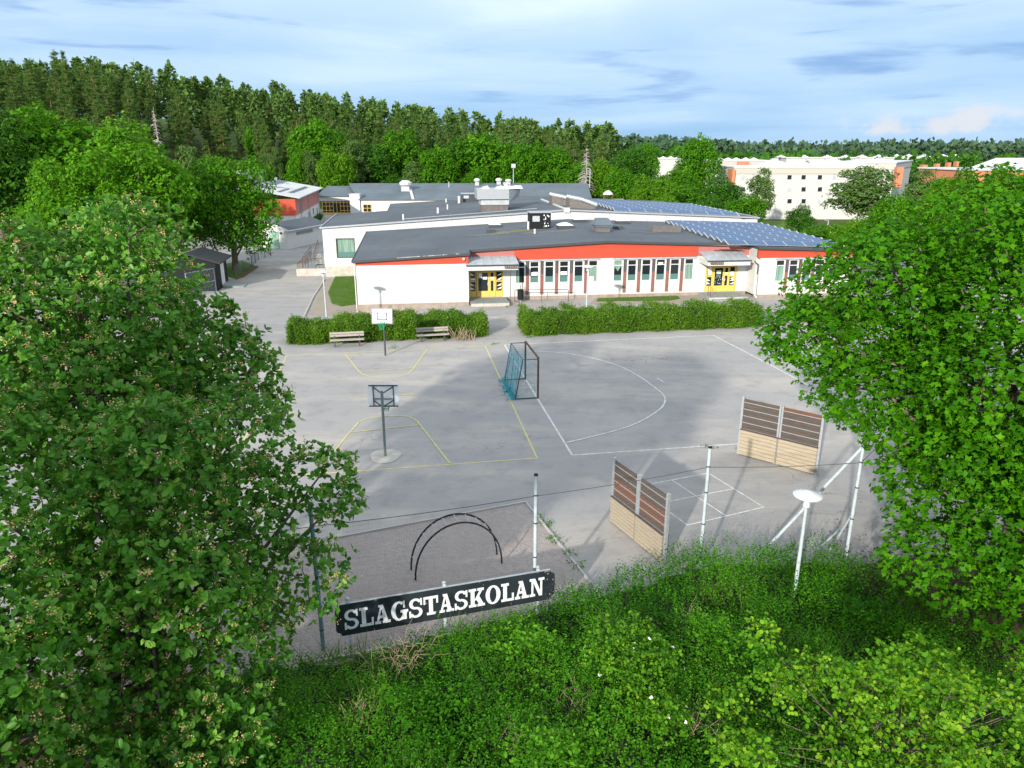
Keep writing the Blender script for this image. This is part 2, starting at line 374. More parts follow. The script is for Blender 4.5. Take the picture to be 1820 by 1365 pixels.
M['plankdark']=mat('dark_weathered_plank',(.055,.043,.037),.8,col2=(.10,.075,.06),vscale=3,stretch=(1,1,14),detail=6)
M['plankred']=mat('reddish_plank',(.17,.065,.03),.8,col2=(.10,.05,.03),vscale=3,stretch=(1,1,12),detail=6)
M['planktan']=mat('new_tan_plank',(.40,.34,.25),.8,col2=(.28,.23,.165),vscale=3,stretch=(1,1,14),detail=6)
M['plankedge']=mat('pale_plank_edge',(.42,.40,.38),.8)
M['signblack']=mat('sign_board_black',(.014,.020,.026),.5,var=.4,vscale=2)
M['letter']=mat('letter_white',(.72,.75,.76),.6,col2=(.55,.57,.57),vscale=7,detail=7)
M['greendoor']=mat('green_door',(.20,.36,.27),.6,var=.06)
M['redhouse']=mat('falu_red',(.22,.03,.02),.8)
# ---------------------------------------------------------------- ground sheets
def terrain():
    rs=[0,4,8,12,16,20,26,32,40,50,60,70,80,90]+[90*1.055**k for k in range(1,72)]
    na=240; vs=[];fs=[]
    for r in rs:
        for j in range(na):
            a=2*math.pi*j/na; x,y=r*math.sin(a),r*math.cos(a); vs.append((x,y))
    v=np.array(vs); z=g(v[:,0],v[:,1])-.16
    keep=np.hypot(v[:,0],v[:,1])>140
    z=z-np.where(np.hypot(v[:,0],v[:,1])<112,.5,0); n=len(rs)
    for k in range(n-1):
        for j in range(na):
            a=k*na+j;b=k*na+(j+1)%na; fs.append((a,b,b+na,a+na))
    me=bpy.data.meshes.new('ground'); me.from_pydata(np.column_stack([v,z]).tolist(),[],[f[::-1] for f in fs]); me.materials.append(M['terrain'])
    o=bpy.data.objects.new('ground',me); C.objects.link(o); o['kind']='structure'; me.polygons.foreach_set('use_smooth',[True]*len(me.polygons))
terrain()
def sheet(name,pts,dz,m,step=2.,kind='structure',zf=None):
    bm=bmesh.new(); vs=[bm.verts.new((float(p[0]),float(p[1]),0)) for p in pts]; bm.faces.new(vs)
    xs=[p[0] for p in pts]; ys=[p[1] for p in pts]
    if step:
        for ax,lo,hi in ((0,min(xs),max(xs)),(1,min(ys),max(ys))):
            c=lo+step
            while c<hi:
                co=(c,0,0) if ax==0 else (0,c,0); no=(1,0,0) if ax==0 else (0,1,0)
                bmesh.ops.bisect_plane(bm,geom=bm.verts[:]+bm.edges[:]+bm.faces[:],plane_co=co,plane_no=no); c+=step
    for v in bm.verts: v.co.z=float((zf or g)(v.co.x,v.co.y))+dz
    bmesh.ops.recalc_face_normals(bm,faces=bm.faces[:])
    me=bpy.data.meshes.new(name); bm.to_mesh(me); bm.free(); me.materials.append(m)
    if me.polygons[0].normal.z<0: me.flip_normals()
    o=bpy.data.objects.new(name,me); C.objects.link(o)
    if kind: o['kind']=kind
    return o
BED=[(-16,11),(-16,14.1),(-6,14.2),(-3.6,15.2),(-1.6,16.0),(.4,16.9),(3.2,18.0),(5.5,19.0),(8,19.4),(10.2,19.3),(13,20),(22,20),(22,2),(-16,2)]
sheet('school_yard',[(-60,14),(60,14),(60,98),(24,98),(-20,160),(-60,160)],0,M['asphalt'],4.)
sheet('planting_bed',BED,.05,M['soil'],None)
gv=[P(934,893.7),P(1060,1051),P(1075,1075)]
grav=[tuple(gv[0][:2]),tuple(P(1052,1041)[:2]),(.1,15.9),(-5.5,14.6),(-11.5,14.2),(-13.0,21.0),tuple(P(601,956.6)[:2])]
sheet('gravel_pit',grav,.012,M['gravel'],None)
def stripobj(name,segs,wd,dz,m,kind='structure'):
    mb=MB()
    for s_ in segs:
        pts=[np.array(p[:2],float) for p in s_]
        for a,b in zip(pts[:-1],pts[1:]):
            d=b-a; L=np.linalg.norm(d); d/=L; n_=np.array([-d[1],d[0]])*wd/2; a2=a-d*wd*.25; b2=b+d*wd*.25
            mb.poly([(*q,dz+float(g(*q))) for q in (a2-n_,b2-n_,b2+n_,a2+n_)],fr=False)
            dz+=.0002
    return mb.build(name,m,kind=kind)
def smooth_path(pts,n=6):
    p=[np.array(q[:2],float) for q in pts]; out=[]
    for i in range(len(p)-1):
        a,b,c,d=p[max(i-1,0)],p[i],p[i+1],p[min(i+2,len(p)-1)]
        for k in range(n):
            t=k/n; out.append(.5*((2*b)+(c-a)*t+(2*a-5*b+4*c-d)*t*t+(-a+3*b-3*c+d)*t**3))
    out.append(p[-1]); return out
px=lambda *l:[P(*q) for q in l]
stripobj('basketball_court_line',[px((862.4,615),(954.7,814.3)),px((954.7,814.3),(606.6,839.3),(430,850)),px((862,615),(760,620.4),(512,632)),px((510,632),(489,672),(430,790)),
  px((613,629),(638,660)),smooth_path(px((638,660),(650,667),(675,671.2),(702,670.5),(722,666),(734.5,656))),px((734.5,656),(759.6,620.4)),px((639.6,661.3),(734.5,654)),
  px((592,806),(606.6,786.6),(638,749.7)),smooth_path(px((638,749.7),(655,744),(682,740),(712,739.5),(730,742.5),(742,749.5))),px((742,749.5),(799.6,824)),px((622,769),(743.7,755.7)),px((631.6,706),(652,704)),px((708,702.5),(735,701.5))],.075,.005,M['ycourt'])
stripobj('handball_court_line',[px((897,613.3),(1017,809)),px((1017,809),(1311.5,789),(1420,781)),px((897,613),(1268,596)),px((1268,596),(1373,650.7),(1450,692)),
  smooth_path(px((940,624),(970,625),(997.8,627),(1048.6,635.4),(1099,650),(1135.6,668.8),(1168,692),(1179,702),(1182,712),(1175.5,725),(1150,743),(1113.8,759.5),(1063,774),(1005.8,787.4)),4),px((1167.5,672.4),(1181,680.4))],.085,.006,M['wcourt'])
Dk=P(1128,866)[:2]
stripobj('four_square_line',[[P(1259,841),P(1357.5,901.6),P(1222,933.5),Dk,P(1259,841)],px((1193.6,853),(1291.5,918)),[P(1302.4,869),P(1193,890.7),P(1177,894)]],.06,.007,M['wcourt'])
# grass patches, sandy path
def gpoly(l): return [tuple(Pg(*q)[:2]) for q in l]
LAWN1=gpoly([(597,489),(634,486),(634,541),(607,545),(590,540),(583,520)])
sheet('sandy_patch',gpoly([(579,497),(640,488),(640,566),(592,562),(548,560)]),.006,M['sand'],3.)
sheet('lawn_patch',LAWN1,.03,M['lawn'],3.)
LAWN2=[tuple(P(*q)[:2]) for q in ((1060,536),(1063,530.5),(1204,526),(1209,531),(1190,534.5))]
sheet('lawn_strip',LAWN2,.03,M['lawn'],None)
sheet('sandy_strip',[tuple(P(*q)[:2]) for q in ((1048,540),(1060,529),(1252,522),(1262,536),(1225,539))],.006,M['sand'],None)
sheet('far_lawn',gpoly([(1240,400),(1330,394),(1420,392),(1450,404),(1400,414),(1290,414)]),.1,M['lawn'],6.)
def edging(name,label,pts,wd,ht,m,lab=None):
    t=thing(name,label,'kerb',(float(pts[0][0]),float(pts[0][1]),0))
    for a,b in zip(pts[:-1],pts[1:]):
        a=np.array(a[:2],float);b=np.array(b[:2],float);L=np.linalg.norm(b-a);k=max(1,int(L/1.0)); d=(b-a)/L
        for i in range(k):
            p=a+d*(L*i/k+.008);q=a+d*(L*(i+1)/k-.008); z=float(g(*p))
            MB().bar((*p,z+ht/2),(*q,float(g(*q))+ht/2+random.uniform(-.006,.006)),wd,ht).build('kerb_stone',m,t)
    return t
random.seed(3)
edging('gravel_edging','low timber edging around the pink gravel pit of the climbing arch',[grav[6],grav[0],grav[1]],.06,.07,M['plankedge'])
edging('gravel_edging','short worn kerb line along the front of the gravel pit behind the sign',[(-4.9,15.0),(-2.6,15.75)],.08,.07,M['kerb'])
edging('lawn_kerb','narrow kerb running from the ramp past the lamp post on the left',[Pg(577,497),Pg(556,530),Pg(541,562)],.12,.09,M['kerb'])
edging('hedge_kerb','curved low kerb round the hedge bed at the foot of the maple',[P(1393,563),P(1408,572),P(1440,581)],.12,.1,M['kerb'])
# ---------------------------------------------------------------- the school: three low gabled blocks one behind the other
SO=np.array([-12.12,56.92]); SU=np.array([.9923,.1242]); SU/=np.linalg.norm(SU); SN=np.array([-SU[1],SU[0]])
def sw(a,b,z=0.): q=SO+SU*a+SN*b; return (q[0],q[1],z)
def FR(): return MB(SO,SU)
def fu(px_,py_,b):     # where a sight line meets the vertical plane at depth b: (along, height)
    O=np.array([*(SO+SN*b),0.]); n=np.array([*SN,0.]); d=ray(px_,py_); c=np.array([0,0,H]); t=np.dot(O-c,n)/np.dot(d,n); q=c+t*d
    return float(np.dot(q[:2]-SO,SU)),float(q[2])
DB=1.75; ZF=.30
def z1(a,b=0): return (3.74+.0485*a if a<20.2 else 4.72-.037*(a-20.2))+.016*max(b,0)
def z2(a,b=0): return 4.43+.0601*(a+4.6) if a<20.2 else 5.92-.0486*(a-20.2)
def slab(mb,strips,zf,th):      # strips: (a0,a1,b0,b1)
    for a0,a1,b0,b1 in strips:
        q=[(a0,b0),(a1,b0),(a1,b1),(a0,b1)]
        mb.hexa([(a,b,zf(a if a>a0+.001 or 1 else a,b)-th) for a,b in q]+[(a,b,zf(a,b)) for a,b in q])
    return mb
school=thing('school_building','long white single-storey school front with red gable band, brown pilasters and grey felt roof','school',sw(0,0,0))
S_=school
GL=lambda a:-.5*float(ss((9-a)/9))-.12          # ground falls at the left corner
def wallholes(name,m,par,a0,a1,b0,b1,z0,zt,holes,lab=None):
    mb=FR(); hs=sorted(holes); cur=a0
    for h0,h1,q0,q1 in hs:
        if h0-cur>.02: mb.box(cur,h0,b0,b1,z0,zt)
        mb.box(h0,h1,b0,b1,z0,q0); mb.box(h0,h1,b0,b1,q1,zt); cur=h1
    if a1-cur>.02: mb.box(cur,a1,b0,b1,z0,zt)
    return mb.build(name,m,par,label=lab)
RB=3.35
# window groups: left edges measured along the facade
def win_cols(pxs,b): return [(fu(p,480,b)[0],fu(q,480,b)[0]) for p,q in pxs]
G1=win_cols([(916,933),(941.5,958),(968,984.5),(994,1010.5),(1020,1036.5),(1045.5,1062)],DB)
G2=win_cols([(1090,1106),(1115,1131),(1140,1156.5),(1165.5,1182),(1190.5,1207),(1216,1232)],DB)
G3=[(fu(1378,480,0)[0]+i*1.17,fu(1378,480,0)[0]+i*1.17+.78) for i in range(5)]
ZW0,ZW1=1.36,3.17
A_L=8.75; A_R=fu(1343,500,0)[0]
# walls
mb=FR(); mb.box(0,A_L,0,.25,ZF-.02,RB); mb.build('wall',M['whitewall'],S_,label='blank white boarded wall of the left wing')
mb=FR(); mb.box(-.0,.25,.25,18.4,ZF-.02,RB+.3); mb.build('wall',M['whitewall'],S_)
mb=FR(); mb.box(A_L-.25,A_L,.25,DB+.25,ZF-.02,RB); mb.build('wall',M['whitewall'],S_,label='narrow return wall left of the left doors')
mb=FR(); mb.box(A_R,A_R+.25,.25,DB+.25,ZF-.02,RB); mb.build('wall',M['whitewall'],S_,label='white return wall beside the doors')
DL0,DL1=fu(835,500,DB)[0]-.02,fu(894,500,DB)[0]; DR0,DR1=fu(1254,490,DB)[0],fu(1309,490,DB)[0]
zDL=fu(860,480,DB)[1]; zDR=zDL
wallholes('wall',M['whitewall'],S_,A_L,A_R+.0,DB,DB+.25,ZF-.02,RB,[(DL0,DL1,ZF,zDL),(DR0,DR1,ZF,zDR)]+[(a,b,ZW0,ZW1) for a,b in G1+G2])
wallholes('wall',M['whitewall'],S_,A_R+.25,41,0,.25,ZF-.02,RB,[(a,b,ZW0,ZW1) for a,b in G3])
mb=FR(); mb.box(40.75,41,.25,18.4,ZF-.02,RB+.2); mb.build('wall',M['whitewall'],S_)
mb=FR(); mb.box(.3,40.7,DB+.9,DB+1.0,ZF,RB); mb.build('room_back',M['darkmetal'],S_)
# plinth
mb=FR(); mb.hexa([(.03,-.02,-.9),(A_L+.0,-.02,-.4),(A_L,.2,-.4),(.03,.2,-.9),(.03,-.02,ZF-.02),(A_L,-.02,ZF-.02),(A_L,.2,ZF-.02),(.03,.2,ZF-.02)])
mb.box(A_L,A_R,DB-.02,DB+.2,-.3,ZF-.02); mb.box(A_R,41,-.02,.2,-.3,ZF-.02); mb.box(-.02,.25,.2,18.4,-1,ZF-.02); mb.build('plinth',M['plinth'],S_)
# red gable band
def band(a0,a1,b,m,lab=None,zb=RB,inset=0.):
    mb=FR(); cuts=[a0]+([20.2] if a0<20.2<a1 else [])+[a1]
    for p,q in zip(cuts[:-1],cuts[1:]):
        mb.hexa([(p,b,zb),(q,b,zb),(q,b+.3,zb),(p,b+.3,zb),(p,b,z1(p,b)-.12),(q,b,z1(q,b)-.12),(q,b+.3,z1(q,b)-.12),(p,b+.3,z1(p,b)-.12)])
    return mb.build('gable_band',m,S_,label=lab)
ARD=fu(1240,440,DB)[0]
band(0,A_L,-.05,M['red']); band(fu(914,450,DB)[0],ARD,DB-.10,M['red'],'bright red boarded band over the windows')
band(A_L,fu(914,450,DB)[0],DB-.02,M['redfade'],'faded pink strip above the left canopy',RB); band(ARD,A_R,DB-.02,M['redfade'],'faded pink strip above the right canopy')
band(A_R,41,-.05,M['red'])
mb=FR(); mb.hexa([(A_R+.0,.25,RB),(A_R+.25,.25,RB),(A_R+.25,DB,RB),(A_R,DB,RB),(A_R,.25,z1(A_R)-.12),(A_R+.25,.25,z1(A_R)-.12),(A_R+.25,DB,z1(A_R)-.12),(A_R,DB,z1(A_R)-.12)]); mb.build('gable_return',M['fascia'],S_,label='pale side of the gable beside the right canopy')
# roof
mb=FR(); slab(mb,[(-.2,A_L+.1,-.28,18.3),(A_L+.1,20.2,DB-.32,18.3),(20.2,A_R-.1,DB-.32,18.3),(A_R-.1,41.2,-.28,18.3)],z1,.12)
roof1=mb.build('roof',M['roof'],S_)
mb=FR()
for p,q,b in ((-.22,A_L+.1,-.31),(A_L+.1,20.2,DB-.35),(20.2,A_R-.1,DB-.35),(A_R-.1,41.22,-.31)):
    mb.bar((p,b,z1(p,b)-.06),(q,b,z1(q,b)-.06),.06,.20)
for a,b0,b1 in ((-.23,-.3,18.2),(41.22,-.3,18.2),(A_L+.12,-.3,DB-.3),(A_R-.12,-.3,DB-.3)): mb.bar((a,b0,z1(a,b0)-.05),(a,b1,z1(a,b1)-.05),.06,.19)
mb.build('roof_edge',M['darkmetal'],roof1)
# weathered white crumbs of torn edge strip
mb=FR(); random.seed(9)
for i in range(26):
    a=random.uniform(3.2,8.4); L=random.uniform(.08,.4); mb.bar((a,-.35,z1(a)+.03),(a+L,-.35,z1(a+L)+.03),.03,.04)
mb.build('torn_edge_strip',M['fascia'],roof1,kind='stuff')
# windows
def window(a0,a1,kind=None,b=DB,transom=True,par=None,z0_=ZW0,z1_=ZW1):
    par=par or S_; t=.06
    f=FR(); f.box(a0+.002,a0+t,b-.03,b+.1,z0_+.002,z1_-.002); f.box(a1-t,a1-.002,b-.03,b+.1,z0_+.002,z1_-.002); f.box(a0+t,a1-t,b-.03,b+.1,z0_+.002,z0_+t); f.box(a0+t,a1-t,b-.03,b+.1,z1_-t,z1_-.002)
    zt=z0_+(z1_-z0_)*.74
    if transom: f.box(a0+t,a1-t,b-.025,b+.09,zt-.03,zt+.03)
    w_=f.build('window',M['white'],par)
    FR().box(a0+t,a1-t,b+.05,b+.065,z0_+t,z1_-t).build('pane',M['glass'],w_)
    if kind in (None,'film'):
        FR().box(a0+t,a1-t,b+.035,b+.045,z0_+t,z0_+(z1_-z0_)*.30).build('teal_film',M['film'],w_)
    if kind=='curtain':
        FR().box(a0+t,a1-t,b+.035,b+.045,z0_+t,zt-.03).build('curtain',M['curtain'],w_)
    if kind=='cross':
        c=(a0+a1)/2; m_=FR().poly([(a0+t,b+.04,zt),(c,b+.04,zt-.5),(a1-t,b+.04,zt),(a1-t,b+.04,z1_-t),(a0+t,b+.04,z1_-t)]); m_.build('curtain',M['curtain'],w_)
        FR().box(a0+t,a1-t,b+.035,b+.039,z0_+t,z0_+(z1_-z0_)*.30).build('teal_film',M['film'],w_)
    if kind=='side':
        FR().box(a0+t,a0+t+.26,b+.03,b+.034,z0_+t,z1_-t).build('curtain',M['curtain'],w_)
    return w_
random.seed(5)
for i,(a,b) in enumerate(G1):
    w_=window(a,b,'side' if i==0 else ('curtain' if i==5 else None))
    if i in (1,3): FR().box(a+.12,b-.12,DB+.02,DB+.03,ZW0+.62,ZW0+.92).build('paper_notice',M['paper'],w_)
    if i==5: FR().box(a+.1,b-.3,DB+.02,DB+.03,ZW0+.1,ZW0+.45).build('paper_notice',M['paper'],w_)
for i,(a,b) in enumerate(G2):
    w_=window(a,b,'cross' if i==0 else ('curtain' if i==5 else None))
    if i==3: FR().box(a+.2,b-.2,DB+.02,DB+.03,ZW1-.42,ZW1-.28).build('paper_notice',M['paper'],w_)
for i,(a,b) in enumerate(G3):
    w_=window(a,b,'curtain' if i==0 else None,b=0.)
    if i==2: FR().box(a+.2,b-.2,-.03,-.02,ZW1-.62,ZW1-.46).build('paper_notice',M['paper'],w_)
for G_,bb in ((G1,DB),(G2,DB),(G3,0.)):
    for (p,q),(r,s) in zip(G_[:-1],G_[1:]):
        c=(q+r)/2
        pl=FR().box(c-.12,c+.12,bb-.07,bb+.0,.42,2.15).build('pilaster',M['brown'],S_)
        mb=FR(); mb.box(c-.12,c+.12,bb-.07,bb+.0,2.152,RB-.08); mb.build('vent_slot',M['darkmetal'],pl)
        FR().box(c-.02,c+.02,bb-.10,bb-.07,2.16,RB-.1).build('vent_rail',M['brown'],pl)
    mb=FR(); mb.box(G_[0][0]-.05,G_[-1][1]+.12,bb-.16,bb-.0,RB-.14,RB-.03) ; mb.build('awning_rail',M['metalroof'],S_)
# door screens
def doorset(a0,a1,b,cols,zt,right):
    f=FR(); f.box(a0+.003,a0+.08,b+.04,b+.16,ZF,zt-.003); f.box(a1-.08,a1-.003,b+.04,b+.16,ZF,zt-.003); f.box(a0+.08,a1-.08,b+.04,b+.16,zt-.14,zt-.003)
    fr=f.build('door_frame',M['yellowdark'],S_)
    L=a1-a0; U=lambda q:a0+L*q
    def panel(nm,q0,q1,holes,par,dep=.06):
        aa,bb=U(q0)+.004,U(q1)-.004; mb=FR(); hs=holes; cur=ZF+.02
        x0,x1=hs[0][0],hs[0][1]
        mb.box(aa,U(x0),b+dep,b+dep+.06,ZF+.02,zt-.145); mb.box(U(x1),bb,b+dep,b+dep+.06,ZF+.02,zt-.145)
        for (p,q,h0,h1) in hs:
            z0_=ZF+(zt-ZF)*h0; z1_=ZF+(zt-ZF)*h1; mb.box(U(p),U(q),b+dep,b+dep+.06,cur,z0_); cur=z1_
        mb.box(U(x0),U(x1),b+dep,b+dep+.06,cur,zt-.145)
        o=mb.build(nm,M['yellow'],S_)
        for (p,q,h0,h1) in hs: FR().box(U(p),U(q),b+dep+.03,b+dep+.04,ZF+(zt-ZF)*h0,ZF+(zt-ZF)*h1).build('pane',M['glass'],o)
        return o
    A,B,C_,D=cols
    pa=panel('side_panel',A[0],A[1],[(A[2],A[3],.22,.56),(A[2],A[3],.60,.96)],fr)
    pb=panel('door',B[0],B[1],[(B[2],B[3],.22,.90)],fr,.05)
    pc=panel('door',C_[0],C_[1],[(C_[2],C_[3],.22,.60),(C_[2],C_[3],.66,.90)],fr,.05)
    pd=panel('side_panel',D[0],D[1],[(D[2],D[3],.22,.56),(D[2],D[3],.60,.93)],fr)
    z=lambda h:ZF+(zt-ZF)*h; y0=b+.082
    def pap(par,q0,q1,h0,h1,m='paper'): FR().box(U(q0),U(q1),y0-.006,y0,z(h0),z(h1)).build('paper_notice',M[m],par)
    def tri(par,pts): 
        FR().poly([(U(q),y0-.003,z(h)) for q,h in pts]).build('paper_cutout',M['paper'],par)
    if not right:
        pap(pb,B[2]+.01,B[2]+.12,.70,.88); pap(pb,B[2]+.14,B[3]-.02,.65,.75); pap(pc,C_[2],C_[3],.62,.74)
        for h in (.27,.40,.62,.78): tri(pd,[(D[2]+.01,h),(D[3]-.01,h+.10),(D[3]-.02,h+.02)]); 
        for h in (.28,.42,.80): tri(pa,[(A[2]+.005,h),(A[3]-.02,h),(A[2]+.005,h+.1)])
        pap(pa,A[2]+.02,A[3]-.01,.62,.70)
    else:
        pap(pa,A[2]+.02,A[3]-.01,.62,.93); pap(pb,B[2]+.06,B[3]-.06,.68,.80)
        for h in (.28,.40): tri(pa,[(A[2]+.005,h),(A[3]-.03,h+.01),(A[2]+.005,h+.1)])
        FR().box(U(B[2]+.05),U(B[3]-.06),y0-.006,y0,z(.56),z(.65)).build('paper_notice',M['film'],pb)
        for k in range(14):
            q=random.uniform(B[2]+.03,B[3]-.04); h=random.uniform(.25,.55); r=.012
            tri(pb,[(q-r,h),(q+r,h-.01),(q+.4*r,h+.02)])
        pap(pd,D[2]+.01,D[3]-.01,.60,.76); pap(pc,C_[2],C_[3],.60,.72)
        for h in (.27,.40,.48): tri(pd,[(D[2]+.01,h),(D[3]-.01,h+.08),(D[3]-.02,h-.01)])
    c=FR(); n=14; cx,cz=U(B[3]+.035),z(.47)
    c.tube([(cx+.13*math.cos(2*math.pi*k/n),y0-.06,cz+.17*math.sin(2*math.pi*k/n)) for k in range(n+1)],.02,6); c.build('handle',M['alu'],pb)
doorset(DL0,DL1,DB,((.0,.20,.02,.175),(.21,.60,.26,.55),(.60,.775,.635,.715),(.78,1.,.80,.965)),zDL,False)
doorset(DR0,DR1,DB,((.0,.25,.06,.21),(.25,.60,.30,.56),(.60,.77,.63,.72),(.77,1.,.79,.94)),zDR,True)
# canopies
def canopy(a0,a1,zb,zf_,bf,tray0,lab):
    mb=FR(); th=.06
    mb.hexa([(a0,bf,zf_-th),(a1,bf,zf_-th),(a1-.0,DB-.03,zb-th),(a0,DB-.03,zb-th),(a0,bf,zf_),(a1,bf,zf_),(a1,DB-.03,zb),(a0,DB-.03,zb)])
    for k in range(1,6):
        a=a0+(a1-a0)*k/6; mb.bar((a,bf,zf_+.015),(a,DB-.03,zb+.015),.025,.04)
    c=mb.build('canopy',M['metalroof'],S_,label=lab)
    FR().box(a0+.03,a1-.03,bf+.03,bf+.09,zf_-.45,zf_-th-.03).build('fascia_board',M['fascia'],c)
    FR().box(a0+.03,a0+.09,bf+.09,DB-.04,zf_-.45,zf_-th-.03).build('fascia_board',M['fascia'],c)
    FR().box(a1-.09,a1-.03,bf+.09,DB-.04,zf_-.45,zf_-th-.03).build('fascia_board',M['fascia'],c)
    FR().box(a0+.09,a1-.09,bf+.09,DB-.04,zf_-.44,zf_-.40).build('soffit',M['fascia'],c)
    FR().bar((a0-.05,bf-.05,zf_-.05),(a1+.02,bf-.05,zf_-.05),.09,.09).build('gutter',M['darkmetal'],c)
    mb=FR(); t0=tray0
    for k in range(7): mb.bar((t0+k*.18,bf-.16,zf_-.30),(t0+k*.18,bf-.02,zf_-.10),.03)
    for zz_ in (-.30,-.20,-.10): mb.bar((t0,bf-.10,zf_+zz_),(t0+1.1,bf-.10,zf_+zz_),.03)
    mb.build('wire_rack',M['rust'],c); return c
zbk=fu(913,449,DB)[1]
zfr=fu(870,470.5,-.35)[1]
canopy(fu(829,470,-.35)[0],fu(922,468,-.35)[0],RB+.32,zfr,-.35,fu(897,470,-.35)[0],'blue grey metal canopy over the left entrance')
canopy(fu(1259,460,-.35)[0],fu(1336,456,-.35)[0],RB+.38,zfr+.0,-.35,fu(1263,460,-.35)[0],'grey metal canopy over the right entrance')
# canopy post, downpipes
ap=fu(907,480,-.2)[0]; FR().bar((ap,-.2,.05),(ap,-.2,zfr-.4),.05).build('canopy_post',M['darkmetal'],S_)
ad=A_R-.12
FR().tube([(ad-.35,-.42,zfr-.1),(ad-.1,-.42,zfr-.32),(ad+.12,-.15,zfr-.38),(ad+.12,-.12,2.0)],.045,8).build('downpipe',M['rust'],S_)
FR().tube([(ad+.12,-.12,2.0),(ad+.12,-.12,.25),(ad+.2,-.35,.08)],.055,8).build('downpipe',M['white'],S_)
FR().tube([(-.08,-.1,z1(0)-.2),(-.08,-.1,-.5)],.04,8).build('downpipe',M['white'],S_)
FR().tube([(A_L-.15,-.35,zfr-.05),(A_L-.02,-.2,zfr-.4),(A_L-.05,-.1,zfr-.5)],.045,8).build('downpipe',M['white'],S_)
FR().lathe((fu(824,457,-.1)[0],-.14),[(.03,3.62),(.11,3.66),(.12,3.75),(.06,3.82)],10).build('wall_lamp',M['white'],S_)
# entrance platforms
def platform(a0,a1,b0,steps,lab,cat='steps'):
    t=thing('entrance_steps',lab,cat,sw(a0,b0,0))
    FR().box(a0,a1,b0,DB-.03,-.1,.28).build('platform',M['step'],t)
    for k in range(steps): FR().box(a0+.3+.2*k,a1+(.3*k),b0-.34*(k+1),b0-.34*k-.005,-.1,.28-.14*(k+1)).build('step',M['step'],t)
    n=int((a1-a0)/.9)
    for k in range(n): 
        q0=a0+(a1-a0)*k/n; q1=a0+(a1-a0)*(k+1)/n
        FR().box(q0+.01,q1-.01,b0-.03,b0+.0-.002,.02,.26).build('riser_slab',M['concrete'],t)
    return t
platform(fu(837,541,-.6)[0],fu(905,540,-.6)[0],-.75,0,'grey entrance platform under the left canopy by the yellow doors')
ps=platform(fu(1258,524,-.5)[0],fu(1328,521,-.5)[0],-.7,1,'grey entrance steps with handrail under the right canopy')
ha=fu(1262,520,-.5)[0]
FR().tube([(ha,-.6,.25),(ha,-.6,1.15),(ha+.12,.2,1.2),(ha+.12,.2,.28)],.022,6).build('handrail',M['rust'],ps)
# rooftop pieces of the front block
def rooft(px_,py_,zf=z1,h=0.):      # along/depth on the roof seen at a pixel
    z=4.6
    for _ in range(12):
        q=P(px_,py_,z+h); r=np.array(q[:2])-SO; a=float(r@SU); b=float(r@SN); z=zf(a,b)
    return a,b,z
def skylight(px_,py_,s,par,dome=True):
    a,b,z=rooft(px_,py_)
    t=FR().box(a-s,a+s,b-s*.8,b+s*.8,z-.1,z+.28).build('skylight',M['darkmetal'],par)
    if dome:
        mb=FR(); s2=s*1.08
        for (k0,h0),(k1,h1) in (((1,.285),(.93,.34)),((.93,.34),(.35,.52)),((.35,.52),(.02,.56))):
            q=lambda k:[(a-s2*k,b-s2*.8*k),(a+s2*k,b-s2*.8*k),(a+s2*k,b+s2*.8*k),(a-s2*k,b+s2*.8*k)]
            A_,B_=q(k0),q(k1)
            for i in range(4): mb.poly([(*A_[i],z+h0),(*A_[(i+1)%4],z+h0),(*B_[(i+1)%4],z+h1),(*B_[i],z+h1)])
        mb.build('dome',M['lampwhite'],t)
    return t
for p,q,s in ((879,404,.55),(1003.5,405.5,.68),(1029.5,394.5,.62),(1105,397,.62)): skylight(p,q,s,roof1)
skylight(873,413,.4,roof1,False); skylight(1098,407,.42,roof1,False)
# plant cabin
def cabin(px0,px1,pyb,pyt,zf,par,dep,spots):
    a0,b,z=rooft(px0,pyb,zf); a1=rooft(px1,pyb,zf)[0]; zt=None
    O=np.array([*(SO+SN*b),0.]); zt=fu((px0+px1)/2,pyt,b)[1]
    c=FR().box(a0,a1,b,b+dep,z-.2,zt).build('plant_cabin',M['darkmetal'] if not spots else M['black'],par)
    FR().box(a0-.06,a1+.06,b-.06,b+dep+.06,zt+.002,zt+.07).build('cabin_roof',M['galv'],c)
    W=a1-a0; hh=zt-z
    FR().box(a0+W*.12,a0+W*.46,b-.03,b-.002,z+hh*.48,z+hh*.82).build('hatch',M['metalroof'],c)
    if spots:
        mb=FR(); random.seed(4)
        for k in range(16):
            x=a0+W*random.uniform(.66,.92); zz_=z+hh*random.uniform(.12,.92); r=random.uniform(.03,.07)
            mb.poly([(x+r*math.cos(t)*random.uniform(.5,1.3),b-.004-k*.0004,zz_+r*math.sin(t)*random.uniform(.7,1.7)) for t in (0,1.05,2.1,3.14,4.2,5.2)])
        mb.build('paint_splash',M['paper'],c)
    return a0,a1,b,z
ca=cabin(942,982,408,378.5,z1,roof1,1.6,True)
def pipe(px_,py_,h,zf=z1,par=None,r=.09,m='white'):
    a,b,z=rooft(px_,py_,zf); FR().tube([(a,b,z-.1),(a,b,z+h)],r,8).build('vent_pipe',M[m],par or roof1)
pipe(939,408,.75); pipe(950.5,415,.4)
